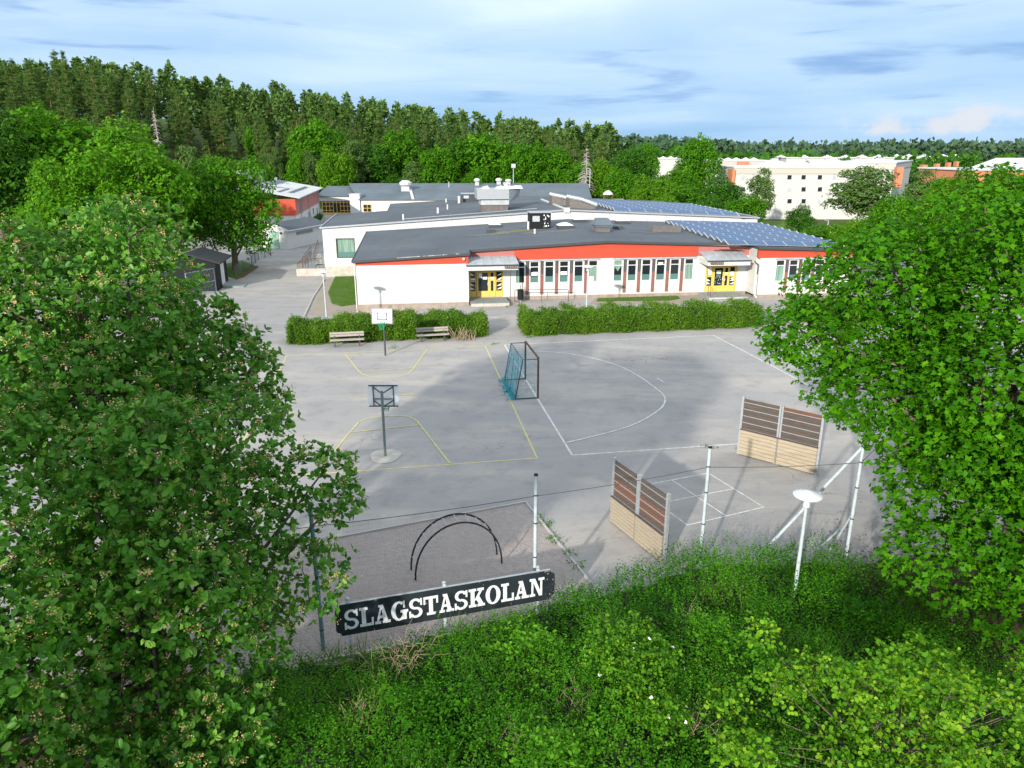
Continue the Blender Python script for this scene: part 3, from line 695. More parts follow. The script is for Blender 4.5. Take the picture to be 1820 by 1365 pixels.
def hood(px0,px1,py_,h,zf,par,m='metalroof',dep=1.4):
    a0,b,z=rooft(px0,py_,zf); a1=rooft(px1,py_,zf)[0]; c=(a0+a1)/2; w2=(a1-a0)/2
    t=FR().box(c-w2*.75,c+w2*.75,b,b+dep*.8,z-.1,z+h*.3).build('vent_hood',M['upst'],par)
    mb=FR(); mb.hexa([(c-w2*.8,b-.1,z+h*.32),(c+w2*.8,b-.1,z+h*.32),(c+w2*.8,b+dep,z+h*.32),(c-w2*.8,b+dep,z+h*.32),(c-w2*.85,b-.15,z+h*.5),(c+w2*.85,b-.15,z+h*.5),(c+w2*.85,b+dep,z+h*.5),(c-w2*.85,b+dep,z+h*.5)])
    mb.hexa([(c-w2,b-.2,z+h*.52),(c+w2,b-.2,z+h*.52),(c+w2,b+dep,z+h*.52),(c-w2,b+dep,z+h*.52),(c-w2*.62,b+dep*.2,z+h),(c+w2*.62,b+dep*.2,z+h),(c+w2*.62,b+dep*.7,z+h),(c-w2*.62,b+dep*.7,z+h)])
    mb.build('hood_cap',M[m],t)
hood(1055,1087,412,1.15,z1,roof1,'roof2')
a0,b0,zz_=rooft(1160,412); a1=rooft(1207,412)[0]
FR().box(a0,a1,b0,b0+.9,zz_-.1,zz_+.45).build('roof_upstand',M['upst'],roof1)
# ---------------------------------------------------------------- second block
blk=thing('school_building','second school block just behind the front one, white end wall with one large curtained window','school',sw(-4.6,18.4,0))
B2F=18.4; B2B=34.4
wallholes('wall',M['whitewall'],blk,-4.6,-.03,B2F,B2F+.3,.55,4.25,[(fu(597.5,440,B2F)[0],fu(631,440,B2F)[0],fu(610,458.5,B2F)[1],fu(610,423.5,B2F)[1])])
wa0,wa1=fu(597.5,440,B2F)[0],fu(631,440,B2F)[0]; wz0,wz1=fu(610,458.5,B2F)[1],fu(610,423.5,B2F)[1]
f=FR(); t=.08; f.box(wa0,wa0+t,B2F-.03,B2F+.2,wz0,wz1); f.box(wa1-t,wa1,B2F-.03,B2F+.2,wz0,wz1); f.box(wa0+t,wa1-t,B2F-.03,B2F+.2,wz0,wz0+t); f.box(wa0+t,wa1-t,B2F-.03,B2F+.2,wz1-t,wz1)
wn_=f.build('window',M['darkmetal'],blk); FR().box(wa0+t,wa1-t,B2F+.1,B2F+.12,wz0+t,wz1-t).build('curtain',M['curtain'],wn_)
mcl=mat('clear_pane',(.25,.33,.30),.08); 
FR().box(wa0+t,wa1-t,B2F+.05,B2F+.06,wz0+t,wz0+(wz1-wz0)*.3).build('pane',M['film'],wn_)
FR().box(-4.58,-.05,B2F-.02,B2F+.28,-.9,.55).build('plinth',M['concrete'],blk)
mb=FR(); mb.box(-4.6,-4.3,B2F+.3,B2B,.55,4.25); mb.build('wall',M['whitewall'],blk); FR().box(-4.58,-4.3,B2F+.28,B2B,-.9,.549).build('plinth',M['concrete'],blk)
mb=FR()
for a0,a1 in ((-4.6,-.03),(-.03,20.2),(20.2,39.2)):
    lo=lambda a:4.25 if a1<0 else z1(a,18.4)-.35
    mb.hexa([(a0,B2F,lo(a0)),(a1,B2F,lo(a1)),(a1,B2F+.3,lo(a1)),(a0,B2F+.3,lo(a0)),(a0,B2F,z2(a0)-.14),(a1,B2F,z2(a1)-.14),(a1,B2F+.3,z2(a1)-.14),(a0,B2F+.3,z2(a0)-.14)])
mb.build('upper_wall',M['fascia'],blk,label='pale strip of wall above the front roof')
mb=FR(); mb.box(39.2,41,B2F,B2F+.3,3.,z2(40)-.2); mb.box(40.7,41,B2F+.3,B2B,0,z2(41)-.15); mb.box(-4.3,40.7,B2B-.3,B2B,3,4.3); mb.build('wall',M['whitewall'],blk)
mb=FR(); slab(mb,[(-4.75,20.2,B2F-.12,B2B),(20.2,41.1,B2F-.12,B2B)],z2,.13); roof2=mb.build('roof',M['roof'],blk)
mb=FR()
for p,q in ((-4.8,20.2),(20.2,41.15)): mb.bar((p,B2F-.16,z2(p)+.0),(q,B2F-.16,z2(q)+.0),.07,.16)
for p in (-4.8,41.12): mb.bar((p,B2F-.1,z2(p)+.02),(p,B2B,z2(p)+.02),.10,.12)
mb.build('roof_edge',M['galv'],roof2)
mb=FR()
for k in range(22):
    a=-4+k*2.05; mb.box(a,a+.05,B2F-.012,B2F+.0-.002,z1(max(a,0),18.4)+.02,z2(a)-.16)
mb.build('seam',M['metalroof'],roof2)
mb=FR(); mb.bar((20.2,B2F+.2,z2(20.2)+.05),(20.2,B2B,z2(20.2)+.05),.22,.14); mb.box(19.9,20.5,B2F-.2,B2F-.12,z2(20.2)-.25,z2(20.2)+.25); mb.build('ridge_cap',M['fascia'],roof2)
for p,q,h in ((702.5,348+2,.55),): pass
pipe(717,391,.6,z2,roof2); pipe(795.5,371+1,.55,z2,roof2); pipe(778.5,379,.6,z2,roof2,.12)
a0,b0,zz_=rooft(718,392,z2)
FR().tube([(a0,b0,zz_+.15),(a0+5,b0+.5,z2(a0+5)+.15),(a0+14,b0+1.2,z2(a0+14)+.15)],.04,6).build('cable_conduit',M['galv'],roof2)
# large ventilation duct box, sloping ducts
a0,b0,zz_=rooft(853,377,z2); a1=rooft(905,375,z2)[0]
ub=FR().box(a0+.2,a1,b0,b0+2.6,zz_-.3,zz_+.75).build('duct_housing',M['upst'],roof2)
FR().box(a0+.1,a1+.1,b0-.1,b0+2.7,zz_+.76,zz_+1.25).build('duct_lower_box',M['metalroof'],ub)
mb=FR(); mb.box(a0-.3,a1+.1,b0-.3,b0+3.2,zz_+1.35,zz_+2.4)
mb.hexa([(a1+.1,b0-.3,zz_+1.0),(a1+1.4,b0+1.5,zz_+1.5),(a1+1.4,b0+3.8,zz_+1.5),(a1+.1,b0+3.2,zz_+1.0),(a1+.1,b0-.3,zz_+2.2),(a1+1.6,b0+1.5,zz_+2.5),(a1+1.6,b0+3.8,zz_+2.5),(a1+.1,b0+3.2,zz_+2.2)])
mb.build('duct_top_box',M['galv'],ub)
mb=FR(); random.seed(2)
for k in range(7):
    x=a0+random.uniform(0,a1-a0+1); mb.hexa([(x,b0+.5,zz_+2.4),(x+.9,b0+.4,zz_+2.4),(x+.9,b0+1.6,zz_+2.4),(x,b0+1.5,zz_+2.4),(x+.2,b0+.7,zz_+2.62+.1*random.random()),(x+.7,b0+.7,zz_+2.75),(x+.7,b0+1.2,zz_+2.7),(x+.2,b0+1.2,zz_+2.6)])
mb.build('duct_wrap',M['fascia'],ub)
for p,q in ((981,364),(1012,369)):
    a,b,z=rooft(p,q,z2)
    t=FR().hexa([(a,b,z-.1),(a+2.6,b-1.2,z-.1),(a+2.6,b+1,z-.1),(a,b+2,z-.1),(a,b,z+1.0),(a+2.6,b-1.2,z+.15),(a+2.6,b+1,z+.15),(a,b+2,z+1.0)]).build('duct_ramp',M['upst'],roof2)
    mb=FR()
    for k in range(4): mb.tube([(a+.0,b+.1+.5*k,z+1.1),(a+1.3,b-.4+.5*k,z+.85),(a+2.8,b-1.1+.5*k,z+.3)],.2,8)
    mb.build('duct_tube',M['galv'],t,smooth=True)
# ---------------------------------------------------------------- third block roof
b3=thing('school_building','third school block whose dark low roof shows behind the second block','school',sw(3,36,0))
z3=lambda a,b=0:4.75+.05*(a) if a<20 else 5.75-.045*(a-20)
mb=FR(); slab(mb,[(1.2,20,36.5,48),(20,40,36.5,48)],lambda a,b:z3(a)-.15,.2); r3=mb.build('roof',M['roof'],b3)
FR().box(1.6,39.5,36.9,47.5,0,4.4).build('wall',M['whitewall'],b3)
def r3t(p,q): return rooft(p,q,lambda a,b:z3(a)-.15)
pipe(793,360,.5,lambda a,b:z3(a)-.15,r3); pipe(816,361,.9,lambda a,b:z3(a)-.15,r3,.16)
cabin(821,850,359.5,345,lambda a,b:z3(a)-.15,r3,2.,False)
# ---------------------------------------------------------------- solar arrays
def solar(name,label,a0,n,b0,rows,pitch,zf,par_lab,gap_last=0):
    t=thing(name,label,'solar panels',sw(a0,b0,zf(a0,b0)))
    W=1.68; tilt=.30; src={}
    cell=None
    for r in range(rows):
        b=b0+r*pitch
        for k in range(n):
            a=a0+k*(W+.03)
            if cell is None:
                mb=MB(); mb.box(0,W,0,1.05,-.02,.0)
                base=mb.build('solar_panel',M['alu'],t,world=False) 
                m2=MB(); 
                m2.box(.035,W-.035,.035,1.015,.0005,.006); fc=m2.build('panel_face',M['solar'],base,world=False)
                cell=(base,fc); o=base; f2=fc
            else:
                o=bpy.data.objects.new('solar_panel',cell[0].data); C.objects.link(o); o.parent=t
                f2=bpy.data.objects.new('panel_face',cell[1].data); C.objects.link(f2); f2.parent=o
            z=zf(a,b); za=zf(a+W,b)
            q=np.array(sw(a,b,z+.10))-np.array(t.location)
            o.location=Vector(q.tolist()); rx=math.atan2(tilt,1.05); ry=-math.atan2(za-z,W); rz=math.atan2(SU[1],SU[0])
            o.rotation_euler=(Matrix.Rotation(rz,3,'Z')@Matrix.Rotation(ry,3,'Y')@Matrix.Rotation(rx,3,'X')).to_euler()
        # back deflector + side triangles
        mb=FR(); a1=a0+n*(W+.03)
        segs=[a0,a1]
        mb.poly([(a0,b+1.0,zf(a0,b)+.39),(a1,b+1.0,zf(a1,b)+.39),(a1,b+pitch-.12,zf(a1,b)+.05),(a0,b+pitch-.12,zf(a0,b)+.05)]); mb.build('wind_deflector',M['step'],t); mb=FR()
        for a in (a0-.02,a1+.02):
            z=zf(a,b); mb.bar((a,b-.05,z+.08),(a,b+1.0,z+.40),.06); mb.bar((a,b+1.0,z+.40),(a,b+pitch-.1,z+.08),.06)
        mb.build('support_rail',M['alu'],t)
    return t
solar('solar_array','blue solar panels on the right slope of the front school roof above the right entrance',30.2,6,.35,11,1.50,z1,'')
solar('solar_array','farther field of blue solar panels on the right slope of the second school roof',25.4,8,B2F+.35,10,1.50,z2,'')
# ---------------------------------------------------------------- back block with long sloping roof, link and the red and white house
def yz(px_,py_,Y): d=ray(px_,py_); t=Y/d[1]; return float(t*d[0]),float(H+t*d[2])
b4=thing('school_building','rear school block with a long blue grey roof sloping towards the front block','school',(*yz(640,354,142)[:1],142,0))
XL=yz(620,350,142)[0]; XR=yz(1052,350,142)[0]; ZE=2.9; ZRr=5.15
XW=yz(640,350,142)[0]
mb=MB(); mb.hexa([(XW-.3,141.4,ZE-.12),(XR,141.4,ZE-.12),(yz(1044,326,156)[0],156,ZRr-.12),(yz(620,326,156)[0],156,ZRr-.12),(XW-.3,141.4,ZE),(XR,141.4,ZE),(yz(1044,326,156)[0],156,ZRr),(yz(620,326,156)[0],156,ZRr)])
r4=mb.build('roof',M['roof2'],b4)
mb=MB(); mb.hexa([(yz(620,326,156)[0],156.01,ZRr-.12),(yz(1044,326,156)[0],156.01,ZRr-.12),(XR,170,3),(XL,170,3),(yz(620,326,156)[0],156.01,ZRr),(yz(1044,326,156)[0],156.01,ZRr),(XR,170,3.1),(XL,170,3.1)]); mb.build('roof',M['roof2'],b4)
MB().box(XW,XR-1,142,142.3,-1,ZE-.13).build('wall',M['white'],b4)
MB().poly([(XR-.9,142,1),(XR-.9,156,1),(XR-.9,156,ZRr-.13),(XR-.9,142,ZE-.13)]).build('wall',M['white'],b4)
def barsat(px0,py0,Y0,z0,px1,py1,Y1,z1_,wd):
    a=yz(px0,py0,Y0)[0]; b=yz(px1,py1,Y1)[0]
    MB().bar((a,Y0,z0+.08),(b,Y1,z1_+.08),wd,.2).build('roof_seam_cap',M['fascia'],r4)
barsat(734,354,141.4,ZE,729,334,150,ZE+8.6/14.6*2.25,.5)
barsat(915,350,141.4,ZE,896,327,156,ZRr,.7)
def wbox(px0,px1,py0,py1,Y,par,m='darkmetal',fm='yellowdark',nm='window'):
    x0,z0=yz(px0,py1,Y); x1,z1_=yz(px1,py0,Y)
    f=MB(); t=.09
    f.box(x0,x0+t,Y-.1,Y,z0,z1_); f.box(x1-t,x1,Y-.1,Y,z0,z1_); f.box(x0+t,x1-t,Y-.1,Y,z1_-t,z1_); f.box(x0+t,x1-t,Y-.1,Y,z0,z0+t); c=(x0+x1)/2; f.box(c-.04,c+.04,Y-.09,Y,z0+t,z1_-t); cz=(z0+z1_)/2; f.box(x0+t,c-.04,Y-.085,Y,cz-.04,cz+.04); f.box(c+.04,x1-t,Y-.085,Y,cz-.04,cz+.04)
    w_=f.build(nm,M[fm],par); MB().box(x0+t,x1-t,Y-.04,Y-.02,z0+t,z1_-t).build('pane',M['glass'],w_); return w_
wbox(646,660,363,377,142,b4)
wbox(627,636,360,376,141.9,b4,fm='white')
def vent(px_,Y,zb,w_,h,lab=None,par=r4):
    x=yz(px_,330,Y)[0]
    t=MB().box(x-w_*.4,x+w_*.4,Y-w_*.4,Y+w_*.4,zb-.2,zb+h*.45).build('vent_box',M['galv'],par)
    MB().lathe((x,Y),[(w_*.2,zb+h*.45),(w_*.58,zb+h*.55),(w_*.62,zb+h*.8),(w_*.3,zb+h)],12).build('vent_cowl',M['fascia'],t)
vent(721,149,ZE+1.1,2.0,2.0); vent(848,154,4.9,1.0,1.3); vent(886.5,155,5.,1.1,1.2); vent(903.5,155,5.,1.1,1.0)
x=yz(798,329,152)[0]; MB().tube([(x,152,4.4),(x,152,5.6)],.08,6).build('vent_pipe',M['fascia'],r4)
# pillar block and link with the ochre glazed entrance
lk=thing('entrance_link','low glazed link with ochre framed doors between the red house and rear school block','entrance',(yz(600,380,148)[0],148,0))
x0,_=yz(570,350,148); x1,_=yz(640,350,142)
xl=yz(622,350,142)[0]
MB().box(xl,XW-.05,141.6,144,-1,3.7).build('wall',M['white'],lk,label='white pillar wall right of the ochre doors')
MB().box(xl-.1,XW+.0,141.5,144.1,3.71,3.85).build('roof_edge',M['metalroof'],lk)
xe=yz(623,350,149)[0]
MB().box(x0-.6,xe,149,149.3,2.05,2.95).build('wall',M['fascia'],lk)
mb=MB(); mb.hexa([(x0-1,148.6,2.96),(xe,148.6,2.96),(xe,158,4.3),(x0-1,158,4.3),(x0-1,148.6,3.06),(xe,148.6,3.06),(xe,158,4.5),(x0-1,158,4.5)]); mb.build('roof',M['roof2'],lk)
n=8; zt=2.05; zb=float(g(x0,149))
W=(xe-x0)/n
mb=MB()
for k in range(n+1): mb.box(x0+k*W-.05,x0+k*W+.05,148.85,148.98,zb,zt)
for h in (0.0,.28,.60,.90):
    for k in range(n):
        if k in (3,4) and h in(.28,.60): continue
        mb.box(x0+k*W+.05,x0+(k+1)*W-.05,148.86,148.97,zb+(zt-zb)*h,zb+(zt-zb)*h+(.35 if h==0 else .10))
mb.build('glazing_frame',M['yellow'],lk)
for k in range(n): 
    MB().box(x0+k*W+.05,x0+(k+1)*W-.05,148.92,148.94,zb+.3,zt-.02).build('door_pane' if k in(3,4) else 'pane',M['glass'],lk)
# red and white house
def at(px_,py_,Y): x,z=yz(px_,py_,Y); return np.array([x,Y,z])
c0=at(523.3,352.4,113); c1=at(565.5,336,141)
U=np.array([c0[0]-c1[0],c0[1]-c1[1]]); LL=np.linalg.norm(U); U/=LL   # towards the camera
red=thing('red_white_house','red and white building with pale metal roof beyond the white shed','building',(c1[0],c1[1],0))
uu=np.array([c1[0]-c0[0],c1[1]-c0[1]]); 
mbf=lambda:MB((c0[0],c0[1]),uu)    # a: along wall away from camera, b: to the left
def rb(nm,m,*a,**k): return mbf().box(*a).build(nm,m,red,**k)
rb('wall',M['whitewall'],0,LL,0,16,-1.2,2.35); 
rb('cladding',M['redfade'],-.05,LL,-.08,0.0-.002,2.36,4.75,label='faded red upper cladding on the side wall')
rb('cladding',M['red'],-.1,-.052,-.08,16,2.36,4.75,label='bright red upper cladding facing the yard')
for a,z0_,z1_ in ((7.2,.2,1.6),(13,.6,1.9),(18.5,.9,2.1),(23.5,.3,1.7)): 
    w_=rb('window',M['white'],a,a+1.0,-.06,-.002,z0_,z1_); mbf().box(a+.08,a+.92,-.07,-.062,z0_+.08,z1_-.08).build('pane',M['glass'],w_)
rb('dark_slot',M['darkmetal'],5.4,6.2,-.12,-.081,2.2,4.5)
for a in (4.2,14.0,26.5): mbf().tube([(a,-.2,4.6),(a,-.2,-.6)],.07,6).build('downpipe',M['galv'],red)
mb=mbf(); mb.hexa([(-.8,-.9,4.85),(LL+.6,-.9,4.85),(LL+.6,7,6.3),(-.8,7,6.3),(-.8,-.9,4.97),(LL+.6,-.9,4.97),(LL+.6,7,6.42),(-.8,7,6.42)]); rr=mb.build('roof',M['metalroof'],red)
mb=mbf(); mb.hexa([(-.8,7,6.2),(LL+.6,7,6.2),(LL+.6,17,5.0),(-.8,17,5.0),(-.8,7,6.4),(LL+.6,7,6.4),(LL+.6,17,5.1),(-.8,17,5.1)]); mb.build('roof',M['metalroof'],red)
for k in range(24): mbf().bar((-.7+k*1.22,-.85,5.0),(-.7+k*1.22,6.9,6.44),.05,.06).build('standing_seam',M['galv'],rr)
mbf().box(4,22,1.2,1.6,5.2,5.55).build('snow_guard',M['step'],rr)
mbf().box(2,12,2.6,3.0,5.5,5.75).build('snow_guard',M['step'],rr)
for a,b in ((20,6),(9,6.5)): mbf().tube([(a,b,6),(a,b,7.2)],.3,8).build('vent_pipe',M['galv'],rr)
rb('upper_storey',M['whitewall'],LL*.35,LL*.9,9,16,4.5,8.0); rb('upper_roof',M['metalroof'],LL*.33,LL*.92,8.6,16.4,8.01,8.3); rb('upper_cladding',M['red'],LL*.34,LL*.345,9,16,6.2,8.0)
# white shed with green door
sh0=Pg(466,441); sh1=Pg(514,443); sh2=Pg(532,424)
shed=thing('shed','small white shed with a green door beside the driveway','shed',(sh0[0],sh0[1],sh0[2]))
ua=sh1-sh0; La=np.linalg.norm(ua[:2]); Lb=9.
zg=sh0[2]
sb=lambda:MB((sh0[0],sh0[1]),(ua[0],ua[1]))
sb().box(0,La,0,Lb,zg-.1,zg+2.45).build('wall',M['white'],shed)
sb().poly([(0,-.002,zg+2.45),(La,-.002,zg+2.45),(La*.5,-.002,zg+3.2)]).build('gable',M['white'],shed)
mb=sb(); mb.hexa([(-.4,-.4,zg+2.35),(La/2,-.4,zg+3.25),(La/2,Lb+.3,zg+3.25),(-.4,Lb+.3,zg+2.35),(-.4,-.4,zg+2.45),(La/2,-.4,zg+3.35),(La/2,Lb+.3,zg+3.35),(-.4,Lb+.3,zg+2.45)])
mb.build('roof',M['roof'],shed)
mb=sb(); mb.hexa([(La/2,-.4,zg+3.24),(La+.4,-.4,zg+2.34),(La+.4,Lb+.3,zg+2.34),(La/2,Lb+.3,zg+3.24),(La/2,-.4,zg+3.34),(La+.4,-.4,zg+2.44),(La+.4,Lb+.3,zg+2.44),(La/2,Lb+.3,zg+3.34)]); mb.build('roof',M['roof'],shed)
mb=sb(); mb.bar((-.4,-.43,zg+2.36),(La/2,-.43,zg+3.26),.06,.2); mb.bar((La/2,-.44,zg+3.26),(La+.4,-.44,zg+2.36),.06,.2); mb.bar((La+.43,-.4,zg+2.38),(La+.43,Lb,zg+2.38),.06,.14); mb.build('bargeboard',M['lampwhite'],shed)
dr=sb().box(La*.32,La*.66,-.06,-.003,zg+.02,zg+2.2).build('door',M['greendoor'],shed); 
sb().box(La*.60,La*.63,-.10,-.061,zg+1.0,zg+1.2).build('handle',M['darkmetal'],dr)
sb().box(La*.72,La*.79,-.12,-.003,zg+1.9,zg+2.15).build('wall_lamp',M['darkmetal'],shed)
sb().box(La+.002,La+.05,2.,6.,zg+1.6,zg+2.0).build('window',M['step'],shed)
# black shed on the left with a steel gate
q0=Pg(388,517); q1=Pg(408,500)
bs=thing('shed','small black boarded shed with a white door at the left edge of the yard','shed',(q0[0],q0[1],q0[2]))
d_=np.array([q1[0]-q0[0],q1[1]-q0[1]]); d_/=np.linalg.norm(d_)
kb=lambda:MB((q0[0],q0[1]),(d_[0],d_[1]))
Ls=4.6; zg2=q0[2]
kb().box(0,Ls,0,4.2,zg2-.1,zg2+2.5).build('wall',M['black'],bs)
for k in range(24):
    a=k*Ls/24; kb().box(a+.01,a+Ls/24-.01,-.03,-.002,zg2,zg2+2.5).build('board',M['black'],bs)
mb=kb(); mb.hexa([(-.3,-.5,zg2+2.45),(Ls+.3,-.5,zg2+2.45),(Ls+.3,2.1,zg2+3.3),(-.3,2.1,zg2+3.3),(-.3,-.5,zg2+2.6),(Ls+.3,-.5,zg2+2.6),(Ls+.3,2.1,zg2+3.45),(-.3,2.1,zg2+3.45)]); mb.build('roof',M['blackroof'],bs)
mb=kb(); mb.hexa([(-.3,2.1,zg2+3.29),(Ls+.3,2.1,zg2+3.29),(Ls+.3,4.7,zg2+2.44),(-.3,4.7,zg2+2.44),(-.3,2.1,zg2+3.44),(Ls+.3,2.1,zg2+3.44),(Ls+.3,4.7,zg2+2.59),(-.3,4.7,zg2+2.59)]); mb.build('roof',M['blackroof'],bs)
mb=kb(); mb.poly([(-.002,0,zg2+2.5),(-.002,4.2,zg2+2.5),(-.002,2.1,zg2+3.28)]); mb.build('gable',M['black'],bs)
dd=kb().box(1.7,3.0,-.08,-.031,zg2+.05,zg2+2.2).build('door',M['lampwhite'],bs); kb().box(2.33,2.36,-.085,-.0805,zg2+.1,zg2+2.15).build('door_seam',M['darkmetal'],dd)
kb().hexa([(1.4,-2.0,zg2+.0),(3.6,-2.0,zg2+.0),(3.6,-.1,zg2+.0),(1.4,-.1,zg2+.0),(1.4,-2.0,zg2+.08),(3.6,-2.0,zg2+.08),(3.6,-.1,zg2+.28),(1.4,-.1,zg2+.28)]).build('ramp',M['step'],bs)
gt=thing('steel_gate','blue grey steel bar gate leaning out from the black shed','gate',(q0[0]-.1,q0[1]-.2,q0[2]))
ge=Pg(365,522); gd=np.array([ge[0]-q0[0],ge[1]-q0[1]]); gd=gd/np.linalg.norm(gd)*3.2
gb=lambda:MB((q0[0]-.1,q0[1]-.2),(gd[0],gd[1]))
gb().tube([(0,0,zg2),(0,0,zg2+2.1),(3.2,0,zg2+2.1),(3.2,0,zg2)],.035,6).build('gate_frame',M['galv'],gt); gb().bar((0,0,zg2+1.0),(3.2,0,zg2+1.0),.05).build('gate_rail',M['galv'],gt)
for k in range(18): gb().bar((.17+k*.17,0,zg2+.1),(.17+k*.17,0,zg2+2.08),.02).build('gate_bar',M['poleteal'],gt)
# red cottage far left
hx,hz=yz(25,372,95); rc=thing('cottage','dark red wooden cottage with white eaves at the far left edge','house',(hx,95,0))
gz=float(g(hx,95)); zt=yz(25,366,95)[1]
MB().box(yz(-90,360,95)[0],yz(48,360,95)[0],95,101,gz-1,zt-.3).build('wall',M['redhouse'],rc)
mb=MB(); xa,xb=yz(-95,360,94)[0],yz(55,360,94)[0]; mb.hexa([(xa,94,zt-.3),(xb,94,zt-.3),(xb,98,zt+1.0),(xa,98,zt+1.0),(xa,94,zt-.1),(xb,94,zt-.1),(xb,98,zt+1.2),(xa,98,zt+1.2)]); mb.build('roof',M['metalroof'],rc)
MB().box(xa,xb,93.9,93.98,zt-.4,zt-.05).build('eaves_board',M['lampwhite'],rc)
w_=MB().box(yz(32,360,95)[0],yz(46,360,95)[0],94.9,94.99,zt-1.1,zt-.5).build('window',M['lampwhite'],rc); MB().box(yz(34,360,95)[0],yz(44,360,95)[0],94.88,94.895,zt-1.0,zt-.6).build('pane',M['glass'],w_)
# concrete ramp and stair with railings at the second block
rp=sw(-4.7,19,0); zr=-.5
ramp=thing('access_ramp','concrete ramp and stair with dark railings against the second block','ramp',(rp[0],rp[1],zr))
RF=lambda:FR()
aL=fu(527,485,19.2)[0]; aR=-4.72
RF().box(aL,aR,19.2,19.4,zr-.1,zr+.75).build('ramp_wall',M['concrete'],ramp)
RF().hexa([(aL,19.4,zr-.1),(aR,19.4,zr-.1),(aR,30,zr-.1),(aL,30,zr-.1),(aL,19.4,zr+.15),(aR,19.4,zr+.55),(aR,30,zr+.55),(aL,30,zr+.15)]).build('landing',M['step'],ramp)
for k in range(6): RF().box(aR-1.6,aR,24+k*.35,24+k*.35+.34,zr+.5,zr+.62+k*.15).build('stair_step',M['step'],ramp)
def railing(pts,h,n,par,m='rust'):
    RF().tube([(a,b,z+h) for a,b,z in pts],.03,6).build('handrail',M[m],par)
    for (a,b,z),(c,d,e) in zip(pts[:-1],pts[1:]):
        for k in range(n+1):
            t=k/n; RF().bar((a+(c-a)*t,b+(d-b)*t,z+(e-z)*t),(a+(c-a)*t,b+(d-b)*t,z+(e-z)*t+h),.03).build('railing_post',M[m],par)
railing([(aL+.1,19.3,zr+.2),(aL+1.2,19.5,zr+.75),(aR-.2,19.3,zr+.75)],1.0,4,ramp)
railing([(aL+.1,19.3,zr+.2),(aL+.1,29.5,zr+.2)],1.0,12,ramp)
railing([(aR-1.7,24,zr+.6),(aR-1.7,28.5,zr+1.6)],1.0,6,ramp); railing([(aR-2.6,22,zr+.5),(aR-2.6,29,zr+.8)],1.0,6,ramp)
# timber planter and low fence by the drive
pb=Pg(548,409); pl=thing('timber_planter','timber edged bed of low shrubs beside the red and white house','planter',(pb[0],pb[1],pb[2]))
e0=Pg(541,410); e1=Pg(565,410); e2=Pg(577,388)
for zz2 in (.1,.45):
    for a,b in ((e0,e1),(e1,e2)): MB().bar((a[0],a[1],a[2]+zz2),(b[0],b[1],b[2]+zz2),.14,.22).build('timber_rail',M['benchwood'],pl)
# ---------------------------------------------------------------- benches, bin, rail, lamps
def bench(lab,p,q,first=None):
    p=np.array(p);q=np.array(q);d=q-p;L=np.linalg.norm(d[:2]); t=thing('park_bench',lab,'bench',tuple((p+q)/2),math.atan2(d[1],d[0]),'weathered benches in front of the hedge')
    for k in range(2): MB().box(-L/2,L/2,-.22+.2*k,-.04+.2*k,.42,.47).build('seat_plank',M['benchwood'],t,world=False,bevel=.008)
    for k in range(2): MB().box(-L/2,L/2,.22,.26,.60+.16*k,.73+.16*k).build('backrest_plank',M['benchwood'],t,world=False)
    for x in (-L/2+.3,L/2-.3):
        mb=MB(); mb.box(x-.04,x+.04,-.2,.2,.34,.418); mb.box(x-.04,x+.04,-.05,.03,0,.34); mb.bar((x,.2,.38),(x,.29,.9),.06); mb.build('leg',M['darkmetal'],t,world=False)
    return t
bench('left grey wooden bench in front of the hedge, behind the white backboard pole',P(587,617),P(648,614))
bench('right grey wooden bench in front of the hedge near its dead stems',P(741,608),P(798,605))
tb=P(925,537); t=thing('litter_bin','small black litter bin on a post by the left entrance','bin',tuple(tb))
MB().lathe((tb[0],tb[1]),[(.20,.22),(.25,.26),(.25,.98),(.27,1.0),(.27,1.04),(.22,1.05)],14).build('bin_body',M['black'],t); MB().tube([(tb[0],tb[1],0),(tb[0],tb[1],.25)],.05,8).build('post',M['galv'],t); MB().tube([(tb[0],tb[1]+.27,.6),(tb[0],tb[1]+.27,1.4)],.025,6).build('bracket',M['darkmetal'],t)
x0,x1=P(915,537),P(1010,536); t=thing('bicycle_rail','long thin dark rail standing before the classroom windows','railing',tuple(x0))
MB().tube([(x0[0],x0[1],0),(x0[0],x0[1],.95),(x0[0]+.08,x0[1],1.0),(x1[0]-.08,x1[1],1.0),(x1[0],x1[1],.95),(x1[0],x1[1],0)],.028,6).build('rail',M['rust'],t)
xm=(x0+x1)/2; MB().bar((xm[0],xm[1],0),(xm[0],xm[1],1.),.04).build('post',M['rust'],t)
def lamp(lab,loc,h,hr=.30,first=None):
    t=thing('street_lamp',lab,'lamp post',loc,0,'white lamp posts')
    MB().tube([(0,0,-.05),(0,0,h*.25),(0,0,h-.28)],[.06,.055,.04],10).build('pole',M['polewhite'],t,world=False,smooth=True)
    hd=MB().lathe((0,0),[(.05,h-.33),(.09,h-.30),(.09,h-.20),(.07,h-.19),(.13,h-.05),(.15,h+.02)],20).build('lamp_globe',M['lampwhite'],t,world=False,smooth=True)
    MB().lathe((0,0),[(hr,h+.0),(hr*1.02,h+.025),(hr*.8,h+.07),(hr*.35,h+.12),(.03,h+.15)],28).build('lamp_shade',M['lampwhite'],t,world=False,smooth=True); return t
lamp('near white lamp post with disc shade rising out of the shrubbery beside the leaning brace',(*P(1408,1085)[:2],0),3.45,.36)
lamp('white lamp post standing in the hedge left of the backboards',(*Pg(582,585)[:2],0),3.75,.42)
lamp('white lamp post in front of the long classroom windows',(*P(1042,562)[:2],0),3.7,.42)
q=P(1328,431,-.6); lamp('distant white lamp post on the lawn beyond the solar roof',(q[0]*1.5,q[1]*1.5,-.9),4.2,.5)
